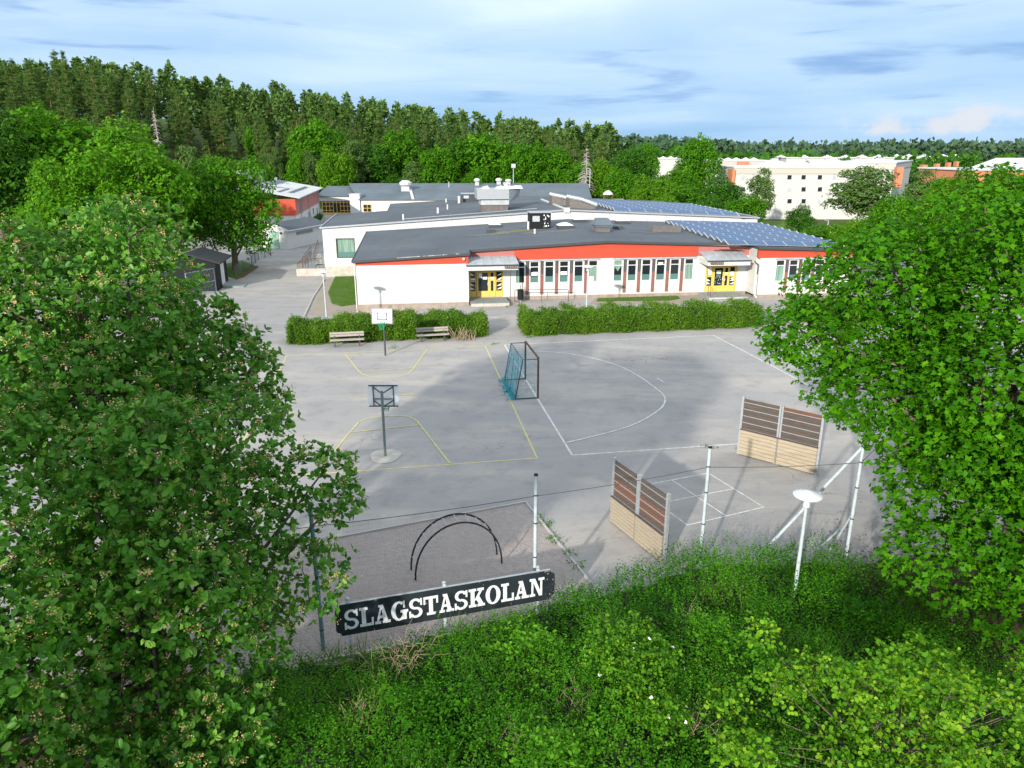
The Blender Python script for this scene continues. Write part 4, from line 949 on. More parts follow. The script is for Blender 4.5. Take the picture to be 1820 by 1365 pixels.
def mast(px_,pt,Y,lab,box=True):
    x,zt=yz(px_,pt,Y); zg=float(g(x,Y)); t=thing('tall_mast',lab,'mast',(x,Y,zg))
    MB().tube([(x,Y,zg),(x,Y,zt)],[.12,.08],8).build('pole',M['galv'],t)
    if box: MB().box(x-.45,x+.45,Y-.3,Y+.3,zt-.7,zt+.1).build('lamp_head',M['galv'],t)
    else: MB().bar((x,Y,zt),(x-.7,Y,zt+.1),.2,.1).build('lamp_head',M['galv'],t)
mast(912.5,292,158,'floodlight mast rising behind the rear school roof'); mast(1049,300,160,'grey light pole at the right end of the rear roof',False); mast(1472.5,392,126,'thin white pole on the far lawn before the white flats',False)
# ---------------------------------------------------------------- basketball hoops
def hoop(lab,loc,rz,zpole,zb0,zb1,wd,out,pole_m,square,zrim):
    t=thing('basketball_hoop',lab,'basketball hoop',loc,rz,'basketball hoops')
    MB().tube([(0,0,0),(0,0,zpole)],.055,10).build('pole',pole_m,t,world=False,smooth=True)
    # board stands at +y*out ; players' side is +y
    bo=MB().box(-wd/2,wd/2,out,out+.03,zb0,zb1).build('backboard',M['boardwhite'],t,world=False,bevel=.005)
    if square:
        mb=MB()
        for (a,b,c,d) in ((-wd/2+.01,wd/2-.01,zb0+.01,zb0+.05),(-wd/2+.01,wd/2-.01,zb1-.05,zb1-.01)): mb.box(a,b,out+.031,out+.036,c,d)
        for a in (-wd/2+.01,wd/2-.05): mb.box(a,a+.04,out+.031,out+.036,zb0+.051,zb1-.051)
        s=.30; z0_=zb0+.25; z1_=zb0+.69; 
        mb.box(-s,s,out+.031,out+.036,z0_,z0_+.05); mb.box(-s,s,out+.031,out+.036,z1_-.05,z1_); mb.box(-s,-s+.05,out+.031,out+.036,z0_+.051,z1_-.051); mb.box(s-.05,s,out+.031,out+.036,z0_+.051,z1_-.051)
        mb.build('painted_border',M['black'],bo,world=False)
    fr=MB(); 
    for x in (-wd*.32,wd*.32): fr.bar((x,out-.03,zb0+.06),(x,out-.03,zb1-.02),.035)
    for z in (zb0+.04,zb1-.04): fr.bar((-wd*.46,out-.03,z),(wd*.46,out-.03,z),.04)
    fr.bar((-wd*.32,out-.03,zb0+.35),(wd*.32,out-.03,zb0+.35),.03)
    for x in (-wd*.32,wd*.32):
        fr.bar((0,0.0,zpole-.12),(x,out-.04,zpole-.05+.12),.035); fr.bar((0,0.0,zb0+.12),(x,out-.04,zb0+.3),.035)
    fr.build('support_frame',M['darkmetal'],t,world=False)
    rc=(0,out+.30); n=20
    MB().tube([(rc[0]+.225*math.cos(2*math.pi*k/n),rc[1]+.225*math.sin(2*math.pi*k/n),zrim) for k in range(n+1)],.014,6,False).bar((0,out+.03,zrim),(0,out+.08,zrim),.08,.03).build('rim',M['netgreen'],t,world=False)
    mb=MB()
    for k in range(12):
        a=2*math.pi*k/12
        for s in (-1,1):
            pts=[]
            for j in range(5):
                aa=a+s*j*.26; r=.22-.025*j if j<4 else .12; pts.append((rc[0]+r*math.cos(aa),rc[1]+r*math.sin(aa),zrim-.02-.10*j))
            for p,q in zip(pts[:-1],pts[1:]): mb.bar(p,q,.012)
    mb.build('net',M['netgreen'],t,world=False)
    return t
n1=P(685,811); n2=P(685,631.8)
hoop('near basketball hoop seen from behind, white backboard on a grey green pole',tuple(n1),0.0,2.82,2.02,2.98,1.27,.35,mat('pole_green_grey',(.16,.20,.19),.5),False,2.05+.12)
hoop('far basketball hoop with black bordered white backboard in front of the hedge',tuple(n2),math.pi-.0,2.60,2.05,3.00,1.27,.40,M['darkmetal'],True,2.2)
sheetc=[(n1[0]+.62*math.cos(t)*(1+.1*math.sin(3*t)),n1[1]+.78*math.sin(t)*(1+.08*math.cos(2*t))) for t in np.linspace(0,2*math.pi,28)[:-1]]
sheet('concrete_patch',sheetc,.016,M['concrete'],None)
# ---------------------------------------------------------------- handball goal
ga=P(956,708); gb_=P(933.6,674); d=gb_-ga; Lg=np.linalg.norm(d); ug=d/Lg
gl=thing('handball_goal','small handball goal with dark posts and torn cyan net on the yard','goal',tuple(ga))
gm=lambda:MB((ga[0],ga[1]),(ug[0],ug[1]))   # a along goal line, b to the left (behind)
mw=M['rust']
gm().box(-.04,.04,-.04,.04,0,2.08).build('goal_post',mw,gl); gm().box(Lg-.04,Lg+.04,-.04,.04,0,2.08).build('goal_post',mw,gl); gm().box(-.04,Lg+.04,-.041,.041,2.081,2.16).build('crossbar',mw,gl)
for a in (0,Lg):
    gm().tube([(a,.0,2.06),(a,.78,2.06),(a,1.15,.03)],.03,6).build('back_stay',M['darkmetal'],gl); gm().tube([(a,.05,.04),(a,1.15,.04)],.03,6).build('ground_rail',M['darkmetal'],gl)
gm().tube([(0,.78,2.06),(Lg,.78,2.06)],.025,6).build('top_rail',M['darkmetal'],gl); gm().tube([(0,1.15,.04),(Lg,1.15,.04)],.025,6).build('ground_rail',M['darkmetal'],gl)
for k in range(3): gm().bar((Lg*(.08 if k==0 else .5*k),1.12,.04),(Lg*(.08 if k==0 else .5*k)+.5*(1 if k<2 else -1),.85,1.6),.02).build('brace',M['darkmetal'],gl)
mb=gm(); random.seed(8)
def netq(f,nu,nv,keep=1.):
    P_=[[f(i/nu,j/nv) for j in range(nv+1)] for i in range(nu+1)]
    for i in range(nu+1):
        for j in range(nv+1):
            if i<nu and random.random()<keep: mb.bar(P_[i][j],P_[i+1][j],.010)
            if j<nv and random.random()<keep: mb.bar(P_[i][j],P_[i][j+1],.010)
netq(lambda s,t:(Lg*s,.80+.35*t+.03*math.sin(9*s),2.0-1.96*t),26,20,.9)
netq(lambda s,t:(0,.05+(.74+.36*t)*s,2.0-1.96*t),8,20,.5); netq(lambda s,t:(Lg,.05+(.74+.36*t)*s,2.0-1.96*t),8,20,.9)
mb.build('net',M['netcyan'],gl)
mb=gm()
for k in range(360):
    a=random.uniform(-.1,Lg+.1); b=1.15+random.gauss(.12,.13); L=random.uniform(.08,.3); t=random.uniform(0,6.3); z=random.uniform(.02,.18)*max(.2,1-abs(b-1.2)*2)
    mb.bar((a,b,z),(a+L*math.cos(t),b+L*math.sin(t)*.5,max(.01,z+random.uniform(-.06,.06))),.016)
mb.build('heaped_net',M['netcyan'],gl)
for a in (0,Lg): gm().box(a-.35,a+.25,-.15,.15,.002,.07).build('ballast',M['concrete'],gl) if False else None
# ---------------------------------------------------------------- ball walls
def ballwall(lab,pL,pR,h,hlow,flip,redrows):
    d=pR-pL; L=np.linalg.norm(d[:2]); t=thing('ball_wall',lab,'ball wall',tuple(pL)); u_=d[:2]/L
    f=lambda:MB((pL[0],pL[1]),(u_[0],u_[1]))
    nrow=9; hh=(h-hlow-.02)/nrow
    for s_,e_ in ((.06,L/2-.05),(L/2+.05,L-.06)):
        for k in range(nrow):
            z=hlow+.01+k*hh; mm=M['plankred'] if (k in redrows and (s_>1 or redrows[0]==1)) else M['plankdark']
            f().box(s_,e_,-.02+random.uniform(-.006,.006),.02,z+.008,z+hh-.012).build('plank',mm,t)
            if k%2==0: f().box(s_,e_,-.045,-.025,z-.012,z+.012).build('steel_strip',M['galv'],t)
    nl=7; hl=(hlow-.04)/nl
    for s_,e_ in ((.04,L/2-.03),(L/2+.03,L-.04)):
        for k in range(nl):
            z=.04+k*hl; f().box(s_,e_,-.12,-.07+random.uniform(-.004,.004),z+.006,z+hl-.008).build('plank',M['planktan'],t,)
    f().box(.02,L-.02,-.13,.03,hlow-.02,hlow+.015).build('ledge',M['plankdark'],t)
    f().box(.02,L-.02,.05,.12,.05,hlow).build('back_board',M['plankdark'],t)
    for x in (0,L): f().box(x-.045,x+.045,-.05,.05,0,h+.06).build('post',M['galv'],t)
    for x in (L/2-.045,L/2+.045): f().box(x-.035,x+.035,-.06,.05,0.0,h+.04).build('post',M['galv'],t)
    return t
random.seed(12)
ballwall('nearer ball wall of dark planks over new tan boards, beside the four square court',P(1088,925),P(1180,1000),2.25,.95,False,[1,2,3,4])
ballwall('farther ball wall partly behind the maple, dark planks over pale tan boards',P(1312,806),P(1450,843),2.42,1.12,False,[8])
# ---------------------------------------------------------------- climbing arch
A1,A2,B1,B2=P(738.6,1031.4),P(731,1012.9),P(892,1001.4),P(883,985.7)
ca=thing('climbing_arch','black arched climbing ladder in the gravel pit','climbing frame',tuple((A1+B1)/2))
def arch(p,q,hh):
    return [(*(p[:2]+(q[:2]-p[:2])*(.5-.5*math.cos(t))),hh*math.sin(t)**.92) for t in np.linspace(0,math.pi,25)]
top=1.62
R1,R2=arch(A1,B1,top),arch(A2,B2,top)
for r_ in (R1,R2): MB().tube(r_,.028,8).build('side_rail',M['black'],ca,smooth=True)
for k in range(2,24,2): MB().tube([R1[k],R2[k]],.015,6).build('rung',M['galv'],ca)
# ---------------------------------------------------------------- school sign
s0_,s1_,s2_=P(625,1170),P(793,1150),P(955,1108)
us=(s2_-s0_)[:2]; Ls=np.linalg.norm(us); us/=Ls
sg=thing('school_sign','long black name board with white slab serif letters on three white posts','sign',tuple(s0_))
SB=lambda:MB((s0_[0],s0_[1]),us)
def onsign(px_,py_):
    n=np.array([-us[1],us[0],0.]); d=ray(px_,py_); c=np.array([0,0,H]); t=np.dot(s0_-c,n)/np.dot(d,n); q=c+t*d; return float(np.dot((q-s0_)[:2],us)),float(q[2])
tl,bl,tr,br=onsign(594,1080),onsign(601.4,1131.4),onsign(985,1008),onsign(977,1061.4)
zb_=(bl[1]+br[1])/2; zt_=(tl[1]+onsign(975.7,1007)[1])/2; xl_,xr_=(tl[0]+bl[0])/2-.02,(tr[0]+br[0])/2+.06
xs_=(xl_+xr_)/2+.0
nt_=.13
def board(x0,x1,lf,nm):
    pts=[(x0,zb_),(x1,zb_),(x1,zt_),(x0,zt_)]
    if lf: pts=[(x0+nt_,zb_)]+[(x1,zb_),(x1,zt_)]+[(x0+nt_,zt_),(x0+nt_*.8,zt_-nt_*.6),(x0+nt_*.1,zt_-nt_),(x0,zt_-nt_*1.4),(x0,zb_+nt_*1.4),(x0+nt_*.1,zb_+nt_),(x0+nt_*.8,zb_+nt_*.6)]
    else: pts=[(x0,zb_),(x1-nt_,zb_),(x1-nt_*.8,zb_+nt_*.6),(x1-nt_*.1,zb_+nt_),(x1,zb_+nt_*1.4),(x1,zt_-nt_*1.4),(x1-nt_*.1,zt_-nt_),(x1-nt_*.8,zt_-nt_*.6),(x1-nt_,zt_),(x0,zt_)]
    mb=SB(); n=len(pts); mb.poly([(x,-.05,z) for x,z in pts]); mb.poly([(x,-.02,z) for x,z in pts][::-1])
    for i in range(n):
        a,b=pts[i],pts[(i+1)%n]; mb.poly([(a[0],-.05,a[1]),(a[0],-.02,a[1]),(b[0],-.02,b[1]),(b[0],-.05,b[1])])
    return mb.build(nm,M['signblack'],sg)
boardL=board(xl_,xs_-.004,True,'board'); boardR=board(xs_+.004,xr_,False,'board')
SB().box(xl_+nt_,xr_-nt_,-.055,-.0,zt_+.001,zt_+.014).build('top_trim',M['galv'],sg)
for (px_,pb_) in ((625,1170),(793,1150),(955,1108)):
    a=onsign(px_,pb_)[0]; a-= .0
    SB().box(a-.035,a+.035,-.018,.04,-.1,zt_+.10).build('post',M['polewhite'],sg)
    SB().lathe((a,.01),[(.05,zt_+.09),(.06,zt_+.12),(.02,zt_+.15)],8).build('post_cap',M['galv'],sg)
mb=SB(); random.seed(21)
for k in range(46):       # chips and scratches of bare pale wood
    x=random.choice([random.uniform(xr_-.28,xr_-.03),random.uniform(xl_+.1,xr_-.1)]); z=random.choice([random.uniform(zb_+.02,zt_-.03),zt_-.02]); r=random.uniform(.005,.02)
    mb.poly([(x+r*math.cos(t)*random.uniform(.4,1.6),-.0515-k*.00002,z+r*math.sin(t)*random.uniform(.4,1.8)) for t in (0,1.2,2.5,3.7,5.)])
mb.build('paint_chip',M['dry'],sg,kind='stuff')
def glyph(ch):
    q=[]; B=lambda x0,x1,y0,y1:q.append([(x0,y0),(x1,y0),(x1,y1),(x0,y1)])
    def ring(cx,cy,rx,ry,th,tv,a0,a1,n=26):
        for k in range(n):
            s=R(a0+(a1-a0)*k/n); e=R(a0+(a1-a0)*(k+1)/n)
            f=lambda t,i:(cx+(rx-(th if i else 0))*math.cos(t),cy+(ry-(tv if i else 0))*math.sin(t))
            q.append([f(s,1),f(s,0),f(e,0),f(e,1)] if a1>a0 else [f(s,0),f(s,1),f(e,1),f(e,0)])
    s=.13
    if ch=='L': B(.12,.36,s,1-s);B(0,.48,1-s,1);B(0,.80,0,s);B(.68,.80,s,.42); w_=.82
    elif ch=='A':
        q.append([(.10,s),(.22,s),(.46,1),(.36,1)]);q.append([(.50,s),(.76,s),(.50,1),(.36,1)]);B(.24,.60,.30,.42);B(0,.34,0,s);B(.44,.90,0,s);B(.24,.50,.88,.995); w_=.90
    elif ch=='T': B(.32,.56,s,1-s);B(.18,.70,0,s);B(0,.88,1-s,1);B(0,.11,.60,1-s);B(.77,.88,.60,1-s); w_=.88
    elif ch=='K':
        B(.12,.36,s,1-s);B(0,.47,0,s);B(0,.47,1-s,1);q.append([(.36,.36),(.50,.36),(.84,1-s),(.68,1-s)]);q.append([(.42,.48),(.62,s),(.92,s),(.62,.62)]);B(.54,.94,1-s,1);B(.54,1.0,0,s); w_=1.0
    elif ch=='N': B(.12,.24,s,1-s);B(0,.36,0,s);B(0,.34,1-s,1);q.append([(.16,1-s*.5),(.62,0),(.82,0),(.36,1-s*.1)]);B(.70,.82,.0,1-s);B(.58,.96,1-s,1); w_=.96
    elif ch=='O': ring(.47,.5,.47,.52,.25,.10,0,360); w_=.94
    elif ch=='G': ring(.47,.5,.47,.52,.25,.10,50,352);B(.55,1.0,.40,.40+s);B(.66,.90,.02,.40);B(.72,.82,.66,1.0); w_=1.0
    elif ch=='S':
        ring(.40,.73,.38,.29,.20,.115,20,270,16);ring(.40,.27,.40,.29,.20,.115,90,-160,16);B(.68,.79,.64,1.0);B(.0,.11,0,.36); w_=.82
    return q,w_
text='SLAGSTASKOLAN'
pa=onsign(612,1105)[0]; pbb=onsign(966,1042)[0]
ws=[glyph(c)[1] for c in text]; gap=.055
tot=sum(ws)+gap*(len(text)-1); LH=(zt_-zb_)*.60; sx=(pbb-pa)/tot; zl=zb_+(zt_-zb_)*.20
x=pa
for c,wc in zip(text,ws):
    q,_=glyph(c); mb=SB(); 
    # outlined slabs, each a hair prouder than the last so that they never share a plane
    for k,pl_ in enumerate(q):
        y0=-.062-k*.00012; pts=[(x+a*sx,zl+b*LH) for a,b in pl_]; n=len(pts)
        i=len(mb.v); mb.v+=[tuple(mb.T(a,y0,z)) for a,z in pts]+[tuple(mb.T(a,-.0505,z)) for a,z in pts]
        mb.f.append(tuple(range(i,i+n))); 
        for j in range(n): mb.f.append((i+j,i+n+j,i+n+(j+1)%n,i+(j+1)%n))
    me=mb.f; mb.mi=[0]*len(mb.f)
    mb.build('letter_'+c.lower(),M['letter'],sg); x+=(wc+gap)*sx
# ---------------------------------------------------------------- tall ball-stop fence
fn=thing('ball_stop_fence','tall wire mesh fence on white posts along the shrub bed, behind the name board','fence',(0,17,0))
fp=[np.array([-9.8,14.2,0]),P(575,1155),P(950,1087),P(1242,1022),P(1500,1012)]
for k,p in enumerate(fp):
    pm=M['poleteal'] if k<2 else M['polewhite']
    MB().tube([(p[0],p[1],-.2),(p[0],p[1],4.05)],.05,10).build('post',pm,fn,smooth=True)
    MB().tube([(p[0],p[1],4.05),(p[0],p[1],4.09)],.055,10).build('post_cap',M['black'],fn)
    for z in (.6,1.7,2.7,3.5): MB().tube([(p[0],p[1],z-.02),(p[0],p[1],z+.02)],.056,8).build('wire_band',M['darkmetal'],fn)
mwire=mat('mesh_wire',(.20,.21,.22),.6)
fp2=fp+[np.array([13.6,23.5,0])]
for p,q in zip(fp2[:-1],fp2[1:]):
    d=q-p; L=np.linalg.norm(d); d/=L; hz=3.45; mb=MB((p[0],p[1]),(d[0],d[1]))
    for k in range(int(L/.055)): mb.bar((k*.055,0,.02),(k*.055,0,hz),.0018)
    for k in range(int(hz/.11)+1): mb.bar((0,.003,.02+k*.11),(L,.003,.02+k*.11),.0018)
    mb.build('wire_mesh',mwire,fn,kind='stuff')
    pts=[(p[0]+d[0]*L*t,p[1]+d[1]*L*t,3.47-.05*math.sin(math.pi*t)) for t in np.linspace(0,1,8)]
    MB().tube(pts,.009,5).build('top_wire',M['darkmetal'],fn)
p=np.array([13.6,23.5]); MB().tube([(*p,-.2),(*p,4.05)],.05,8).build('post',M['polewhite'],fn)
pf=P(1330,1008); pe=fp[4]
MB().tube([(pf[0],pf[1],.0),(pe[0]+.1,pe[1]+.1,4.0)],.045,10).build('leaning_brace',M['polewhite'],fn)
MB().tube([(P(1471,985)[0],P(1471,985)[1],.0),(pe[0]+.05,pe[1]+.05,1.9)],.03,8).build('leaning_brace',M['polewhite'],fn)
MB().tube([(P(1449,982)[0],P(1449,982)[1],.05),(P(1490,965)[0],P(1490,965)[1],.5)],.03,8).build('leaning_brace',M['polewhite'],fn)
# low mesh fence by the black shed
lf=thing('mesh_fence','low wire fence round the tree bed beside the driveway','fence',tuple(Pg(430,480)))
pts=[Pg(417,493),Pg(448,474),Pg(460,462),Pg(482,455)]
for p,q in zip(pts[:-1],pts[1:]):
    for t in (0,.5): 
        w_=p+(q-p)*t; MB().bar((w_[0],w_[1],w_[2]),(w_[0],w_[1],w_[2]+1.2),.05).build('post',M['darkmetal'],lf)
    d=(q-p); L=np.linalg.norm(d[:2]); mb=MB((p[0],p[1]),(d[0],d[1])); zz3=float(p[2])
    for k in range(int(L/.15)): mb.bar((k*.15,0,zz3+.05),(k*.15,0,zz3+1.15),.008)
    for k in range(8): mb.bar((0,0,zz3+.1+k*.14),(L,0,zz3+.1+k*.14),.008)
    mb.build('wire_mesh',mwire,lf,kind='stuff')
g0,g1=Pg(453,451),Pg(482,455)
gt2=thing('barrier_gate','thin braced metal barrier frame in front of the white shed','gate',tuple(g1))
MB().tube([(g1[0],g1[1],g1[2]),(g1[0],g1[1],g1[2]+1.6)],.03,6).build('post',M['rust'],gt2); MB().bar((g0[0],g0[1],g0[2]+1.3),(g1[0],g1[1],g1[2]+.1),.05).build('brace',M['rust'],gt2)
edging('bed_edging','low timber edge of the tree bed beside the black shed',[Pg(420,497),Pg(434,492),Pg(458,475)],.14,.18,M['plankred'])
sheet('tree_bed_grass',gpoly([(395,488),(420,496),(433,491),(457,474),(430,463),(396,470)]),.03,M['lawn'],2.)
# play tower far behind the solar roof
x,z=yz(1080,362,135); zg=float(g(x,135)); pt=thing('play_tower','small climbing tower with a cone roof beyond the solar panels','play tower',(x,135,zg)); zt=yz(1080,338,135)[1]; 
MB().lathe((x,135),[(.95,zt-.75),(.8,zt-.45),(.4,zt-.15),(.08,zt)],10).build('cone_roof',M['fascia'],pt)
for a in (-.8,.8):
    for b in (-.6,.6): MB().bar((x+a,135+b,zg),(x+a*.9,135+b*.9,zt-.9),.12).build('post',M['plankred'],pt)
MB().box(x-.9,x+.9,134.3,135.7,zt-2.6,zt-2.4).build('deck',M['planktan'],pt); MB().box(x+.9,x+2.8,134.8,135.2,zt-1.7,zt-1.5).build('beam',M['planktan'],pt)
for k in range(5): MB().tube([(x-1+k*.5,134.2,zg),(x-.9+k*.5,134.4,zt-2.2)],.12,6).build('climbing_pole',M['paper'],pt)
# ================================================================ vegetation
SH={'oval':([(0,0,0),(.30,.26,.05),(.75,.24,.03),(1,0,-.05),(.75,-.24,.03),(.30,-.26,.05)],[(0,3,2,1),(0,5,4,3)]),
    'round':([(0,0,0),(.25,.36,.05),(.75,.38,.02),(1,0,-.08),(.75,-.38,.02),(.25,-.36,.05)],[(0,3,2,1),(0,5,4,3)]),
    'dia':([(0,0,0),(.5,.34,.06),(1,0,-.05),(.5,-.34,.06)],[(0,2,1),(0,3,2)]),
    'quad':([(0,0,0),(.45,.42,0),(1,0,0),(.55,-.42,0)],[(0,3,2,1)]),
    'blade':([(0,.016,0),(0,-.016,0),(.6,-.008,.05),(1,0,.16),(.6,.008,.05)],[(0,1,2,4),(4,2,3)]),
    'needle':([(0,.10,0),(0,-.10,0),(1,0,0)],[(0,1,2)]),
    'maple3':([(0,0,0),(.18,.30,-.02),(.46,.62,-.06),(.60,.20,.02),(1,0,-.07),(.60,-.20,.02),(.46,-.62,-.06),(.18,-.30,-.02)],[(0,4,3,1),(1,3,2),(0,7,5,4),(7,6,5)]),
    'maple':([(0,0,0),(.02,.42,-.05),(.28,.26,.02),(.52,.62,-.06),(.62,.22,.02),(1,0,-.07),(.62,-.22,.02),(.52,-.62,-.06),(.28,-.26,.02),(.02,-.42,-.05)],
             [(0,4,3,2),(0,2,1),(0,6,5,4),(0,8,7,6),(0,9,8)])}
def nrm(v): return v/(np.linalg.norm(v,axis=1,keepdims=True)+1e-9)
def leafobj(name,pos,A,Nn,size,tint,shape,m,parent,kind='stuff'):
    sv,sf=SH[shape]; sv=np.array(sv); n=len(pos); A=nrm(A); W=nrm(np.cross(Nn,A)); Nn=np.cross(A,W)
    size=np.broadcast_to(np.asarray(size,float),(n,))[:,None,None]
    V=pos[:,None,:]+size*(A[:,None,:]*sv[None,:,0:1]+W[:,None,:]*sv[None,:,1:2]+Nn[:,None,:]*sv[None,:,2:3])
    k=len(sv); V=V.reshape(-1,3); me=bpy.data.meshes.new(name)
    lens=np.tile(np.array([len(f) for f in sf]),n); flat=np.array([i for f in sf for i in f])
    idx=(flat[None,:]+(np.arange(n)*k)[:,None]).ravel()
    me.vertices.add(n*k); me.vertices.foreach_set('co',V.astype(np.float32).ravel())
    me.loops.add(len(idx)); me.loops.foreach_set('vertex_index',idx.astype(np.int32))
    me.polygons.add(len(lens)); st=np.concatenate([[0],np.cumsum(lens)[:-1]]); me.polygons.foreach_set('loop_start',st.astype(np.int32)); me.polygons.foreach_set('loop_total',lens.astype(np.int32))
    at=me.attributes.new('tint','FLOAT','POINT'); at.data.foreach_set('value',np.repeat(np.clip(tint,0,1),k).astype(np.float32))
    me.update(); me.validate()
    me.materials.append(m); o=bpy.data.objects.new(name,me); C.objects.link(o)
    if parent is not None: o.parent=parent
    if kind: o['kind']=kind
    return o
def rosettes(rng,c,o,k,size,flat=.35,up=.35,tint0=.35,tsp=.16,jit=.6):
    n=len(c); c=np.repeat(c,k,0); oo=np.repeat(o,k,0); t=rng.normal(size=(n*k,3)); t-=oo*(t*oo).sum(1,keepdims=True); t=nrm(t)
    A=nrm(oo*flat+t+rng.normal(size=t.shape)*.2+np.array([0,0,-.08])); 
    Nn=nrm(oo*(1-up)+np.array([0,0,up])*1.4+rng.normal(size=t.shape)*.35)
    pos=c+t*size*.12+rng.normal(size=t.shape)*size*jit*.5
    tint=np.repeat(rng.normal(tint0,tsp,n),k)+rng.normal(0,.10,n*k)
    sz=size*rng.uniform(.45,1.3,n*k)
    return pos,A,Nn,sz,tint
def surf(rng,lumps,n,shell=(.78,1.06),upb=.35,inner=.18,minz=None,keepall=False):
    L=np.array(lumps,float); w_=(L[:,3]*L[:,4]+L[:,4]*L[:,5]+L[:,3]*L[:,5]); ids=rng.choice(len(L),int(n*1.9),p=w_/w_.sum())
    d=rng.normal(size=(len(ids),3)); d[:,2]+=upb*np.abs(rng.normal(size=len(ids))); d=nrm(d)
    r=rng.uniform(shell[0],shell[1],len(ids)); r=np.where(rng.random(len(ids))<inner,rng.uniform(.35,.8,len(ids)),r)
    ph=L[ids,0]*3.1+L[ids,1]*1.7
    r=r*(1+.15*np.sin(5*d[:,0]+ph)*np.cos(4*d[:,2]+ph)+.09*np.sin(11*d[:,1]+2*ph))
    p=L[ids,:3]+d*r[:,None]*L[ids,3:6]
    ok=np.ones(len(p),bool)
    for j in range(len(L)):
        q=(p-L[j,:3])/L[j,3:6]; ins=((q*q).sum(1)<.50)&(ids!=j); ok&=~(ins&(rng.random(len(p))>.12))
    if minz is not None: ok&=p[:,2]>minz
    p=p[ok][:n]; d=d[ok][:n]; o=nrm(d/ L[ids[ok][:n],3:6]*L[ids[ok][:n],3:6].mean(1,keepdims=True)+np.array([0,0,.25]))
    return p,o
def lumpset(rng,c,rad,n,lr,bottom=-.75):
    out=[]; ga=2.39996
    for i in range(n):
        z=bottom+(1-bottom)*(i+.5)/n; r=math.sqrt(max(0,1-z*z)); a=i*ga+rng.uniform(-.4,.4); k=rng.uniform(.50,.88)
        s=lr*rng.uniform(.62,1.3)
        out.append((c[0]+rad[0]*k*r*math.cos(a),c[1]+rad[1]*k*r*math.sin(a),c[2]+rad[2]*k*z,s,s,s*rng.uniform(.7,.95)))
    out.append((*c,rad[0]*.55,rad[1]*.55,rad[2]*.6))
    return out
def limbs(mb,rng,base,top,r0,lumps,every=1,sub=0):
    base=np.array(base,float); top=np.array(top,float)
    mid=[base+(top-base)*t+np.array([rng.normal(0,.12),rng.normal(0,.12),0])*t for t in (0,.25,.5,.75,1)]
    mb.tube(mid,[r0*1.25,r0,r0*.8,r0*.55,r0*.2],9)
    for i,l in enumerate(lumps[::every]):
        t=rng.uniform(.25,.85); s=base+(top-base)*t; e=np.array(l[:3]); m_=(s+e)/2+np.array([0,0,-.06*np.linalg.norm(e-s)]); rr=r0*.42*(1-t*.5)
        mb.tube([s,m_,e],[rr,rr*.6,rr*.22],5)
        for k in range(sub):
            d=nrm(rng.normal(size=(1,3))+np.array([[0,0,.4]]))[0]; f=e+d*np.array(l[3:6])*.9; mb.tube([e,(e+f)/2+rng.normal(size=3)*.06,f],[rr*.3,rr*.18,rr*.06],4)
def bigtree(name,label,cat,loc,lumps,ncl,k,leaf,shape,lm,bark,trunk_top,r0,seed,flat=.35,tint0=.35,up=.35,sub=2,upb=.35,group=None,blossom=0,minz=None,tsp=.16,shell=(.78,1.06),every=1,jit=.6,thin=None):
    rng=np.random.default_rng(seed); t=thing(name,label,cat,loc,0,group); L=[(l[0]-loc[0],l[1]-loc[1],l[2]-loc[2],*l[3:]) for l in lumps]
    mb=MB(); limbs(mb,rng,(0,0,-.1),(trunk_top[0]-loc[0],trunk_top[1]-loc[1],trunk_top[2]-loc[2]),r0,L,every,sub); mb.build('trunk',bark,t,world=False,smooth=True)
    p,o=surf(rng,L,ncl,upb=upb,minz=minz,shell=shell)
    if thin is not None:
        kp=(np.sign(thin)*(p[:,0]+loc[0])<abs(thin))|(rng.random(len(p))<.35); p,o=p[kp],o[kp]
    pos,A,Nn,sz,ti=rosettes(rng,p,o,k,leaf,flat,up,tint0,tsp,jit)
    leafobj('crown',pos,A,Nn,sz,ti,shape,lm,t)
    if blossom:
        ii=rng.choice(len(p),blossom,replace=False); pp,oo=p[ii]+o[ii]*leaf*.75,o[ii]; q=17
        c=np.repeat(pp,q,0)+rng.normal(size=(len(pp)*q,3))*leaf*.27; oo=np.repeat(oo,q,0)
        leafobj('withered_blossom',c,nrm(rng.normal(size=c.shape)),nrm(oo+rng.normal(size=c.shape)*.4),leaf*.24,np.full(len(c),.5),'quad',M['blossom'],t)
    return t
NR=np.random.default_rng(1)
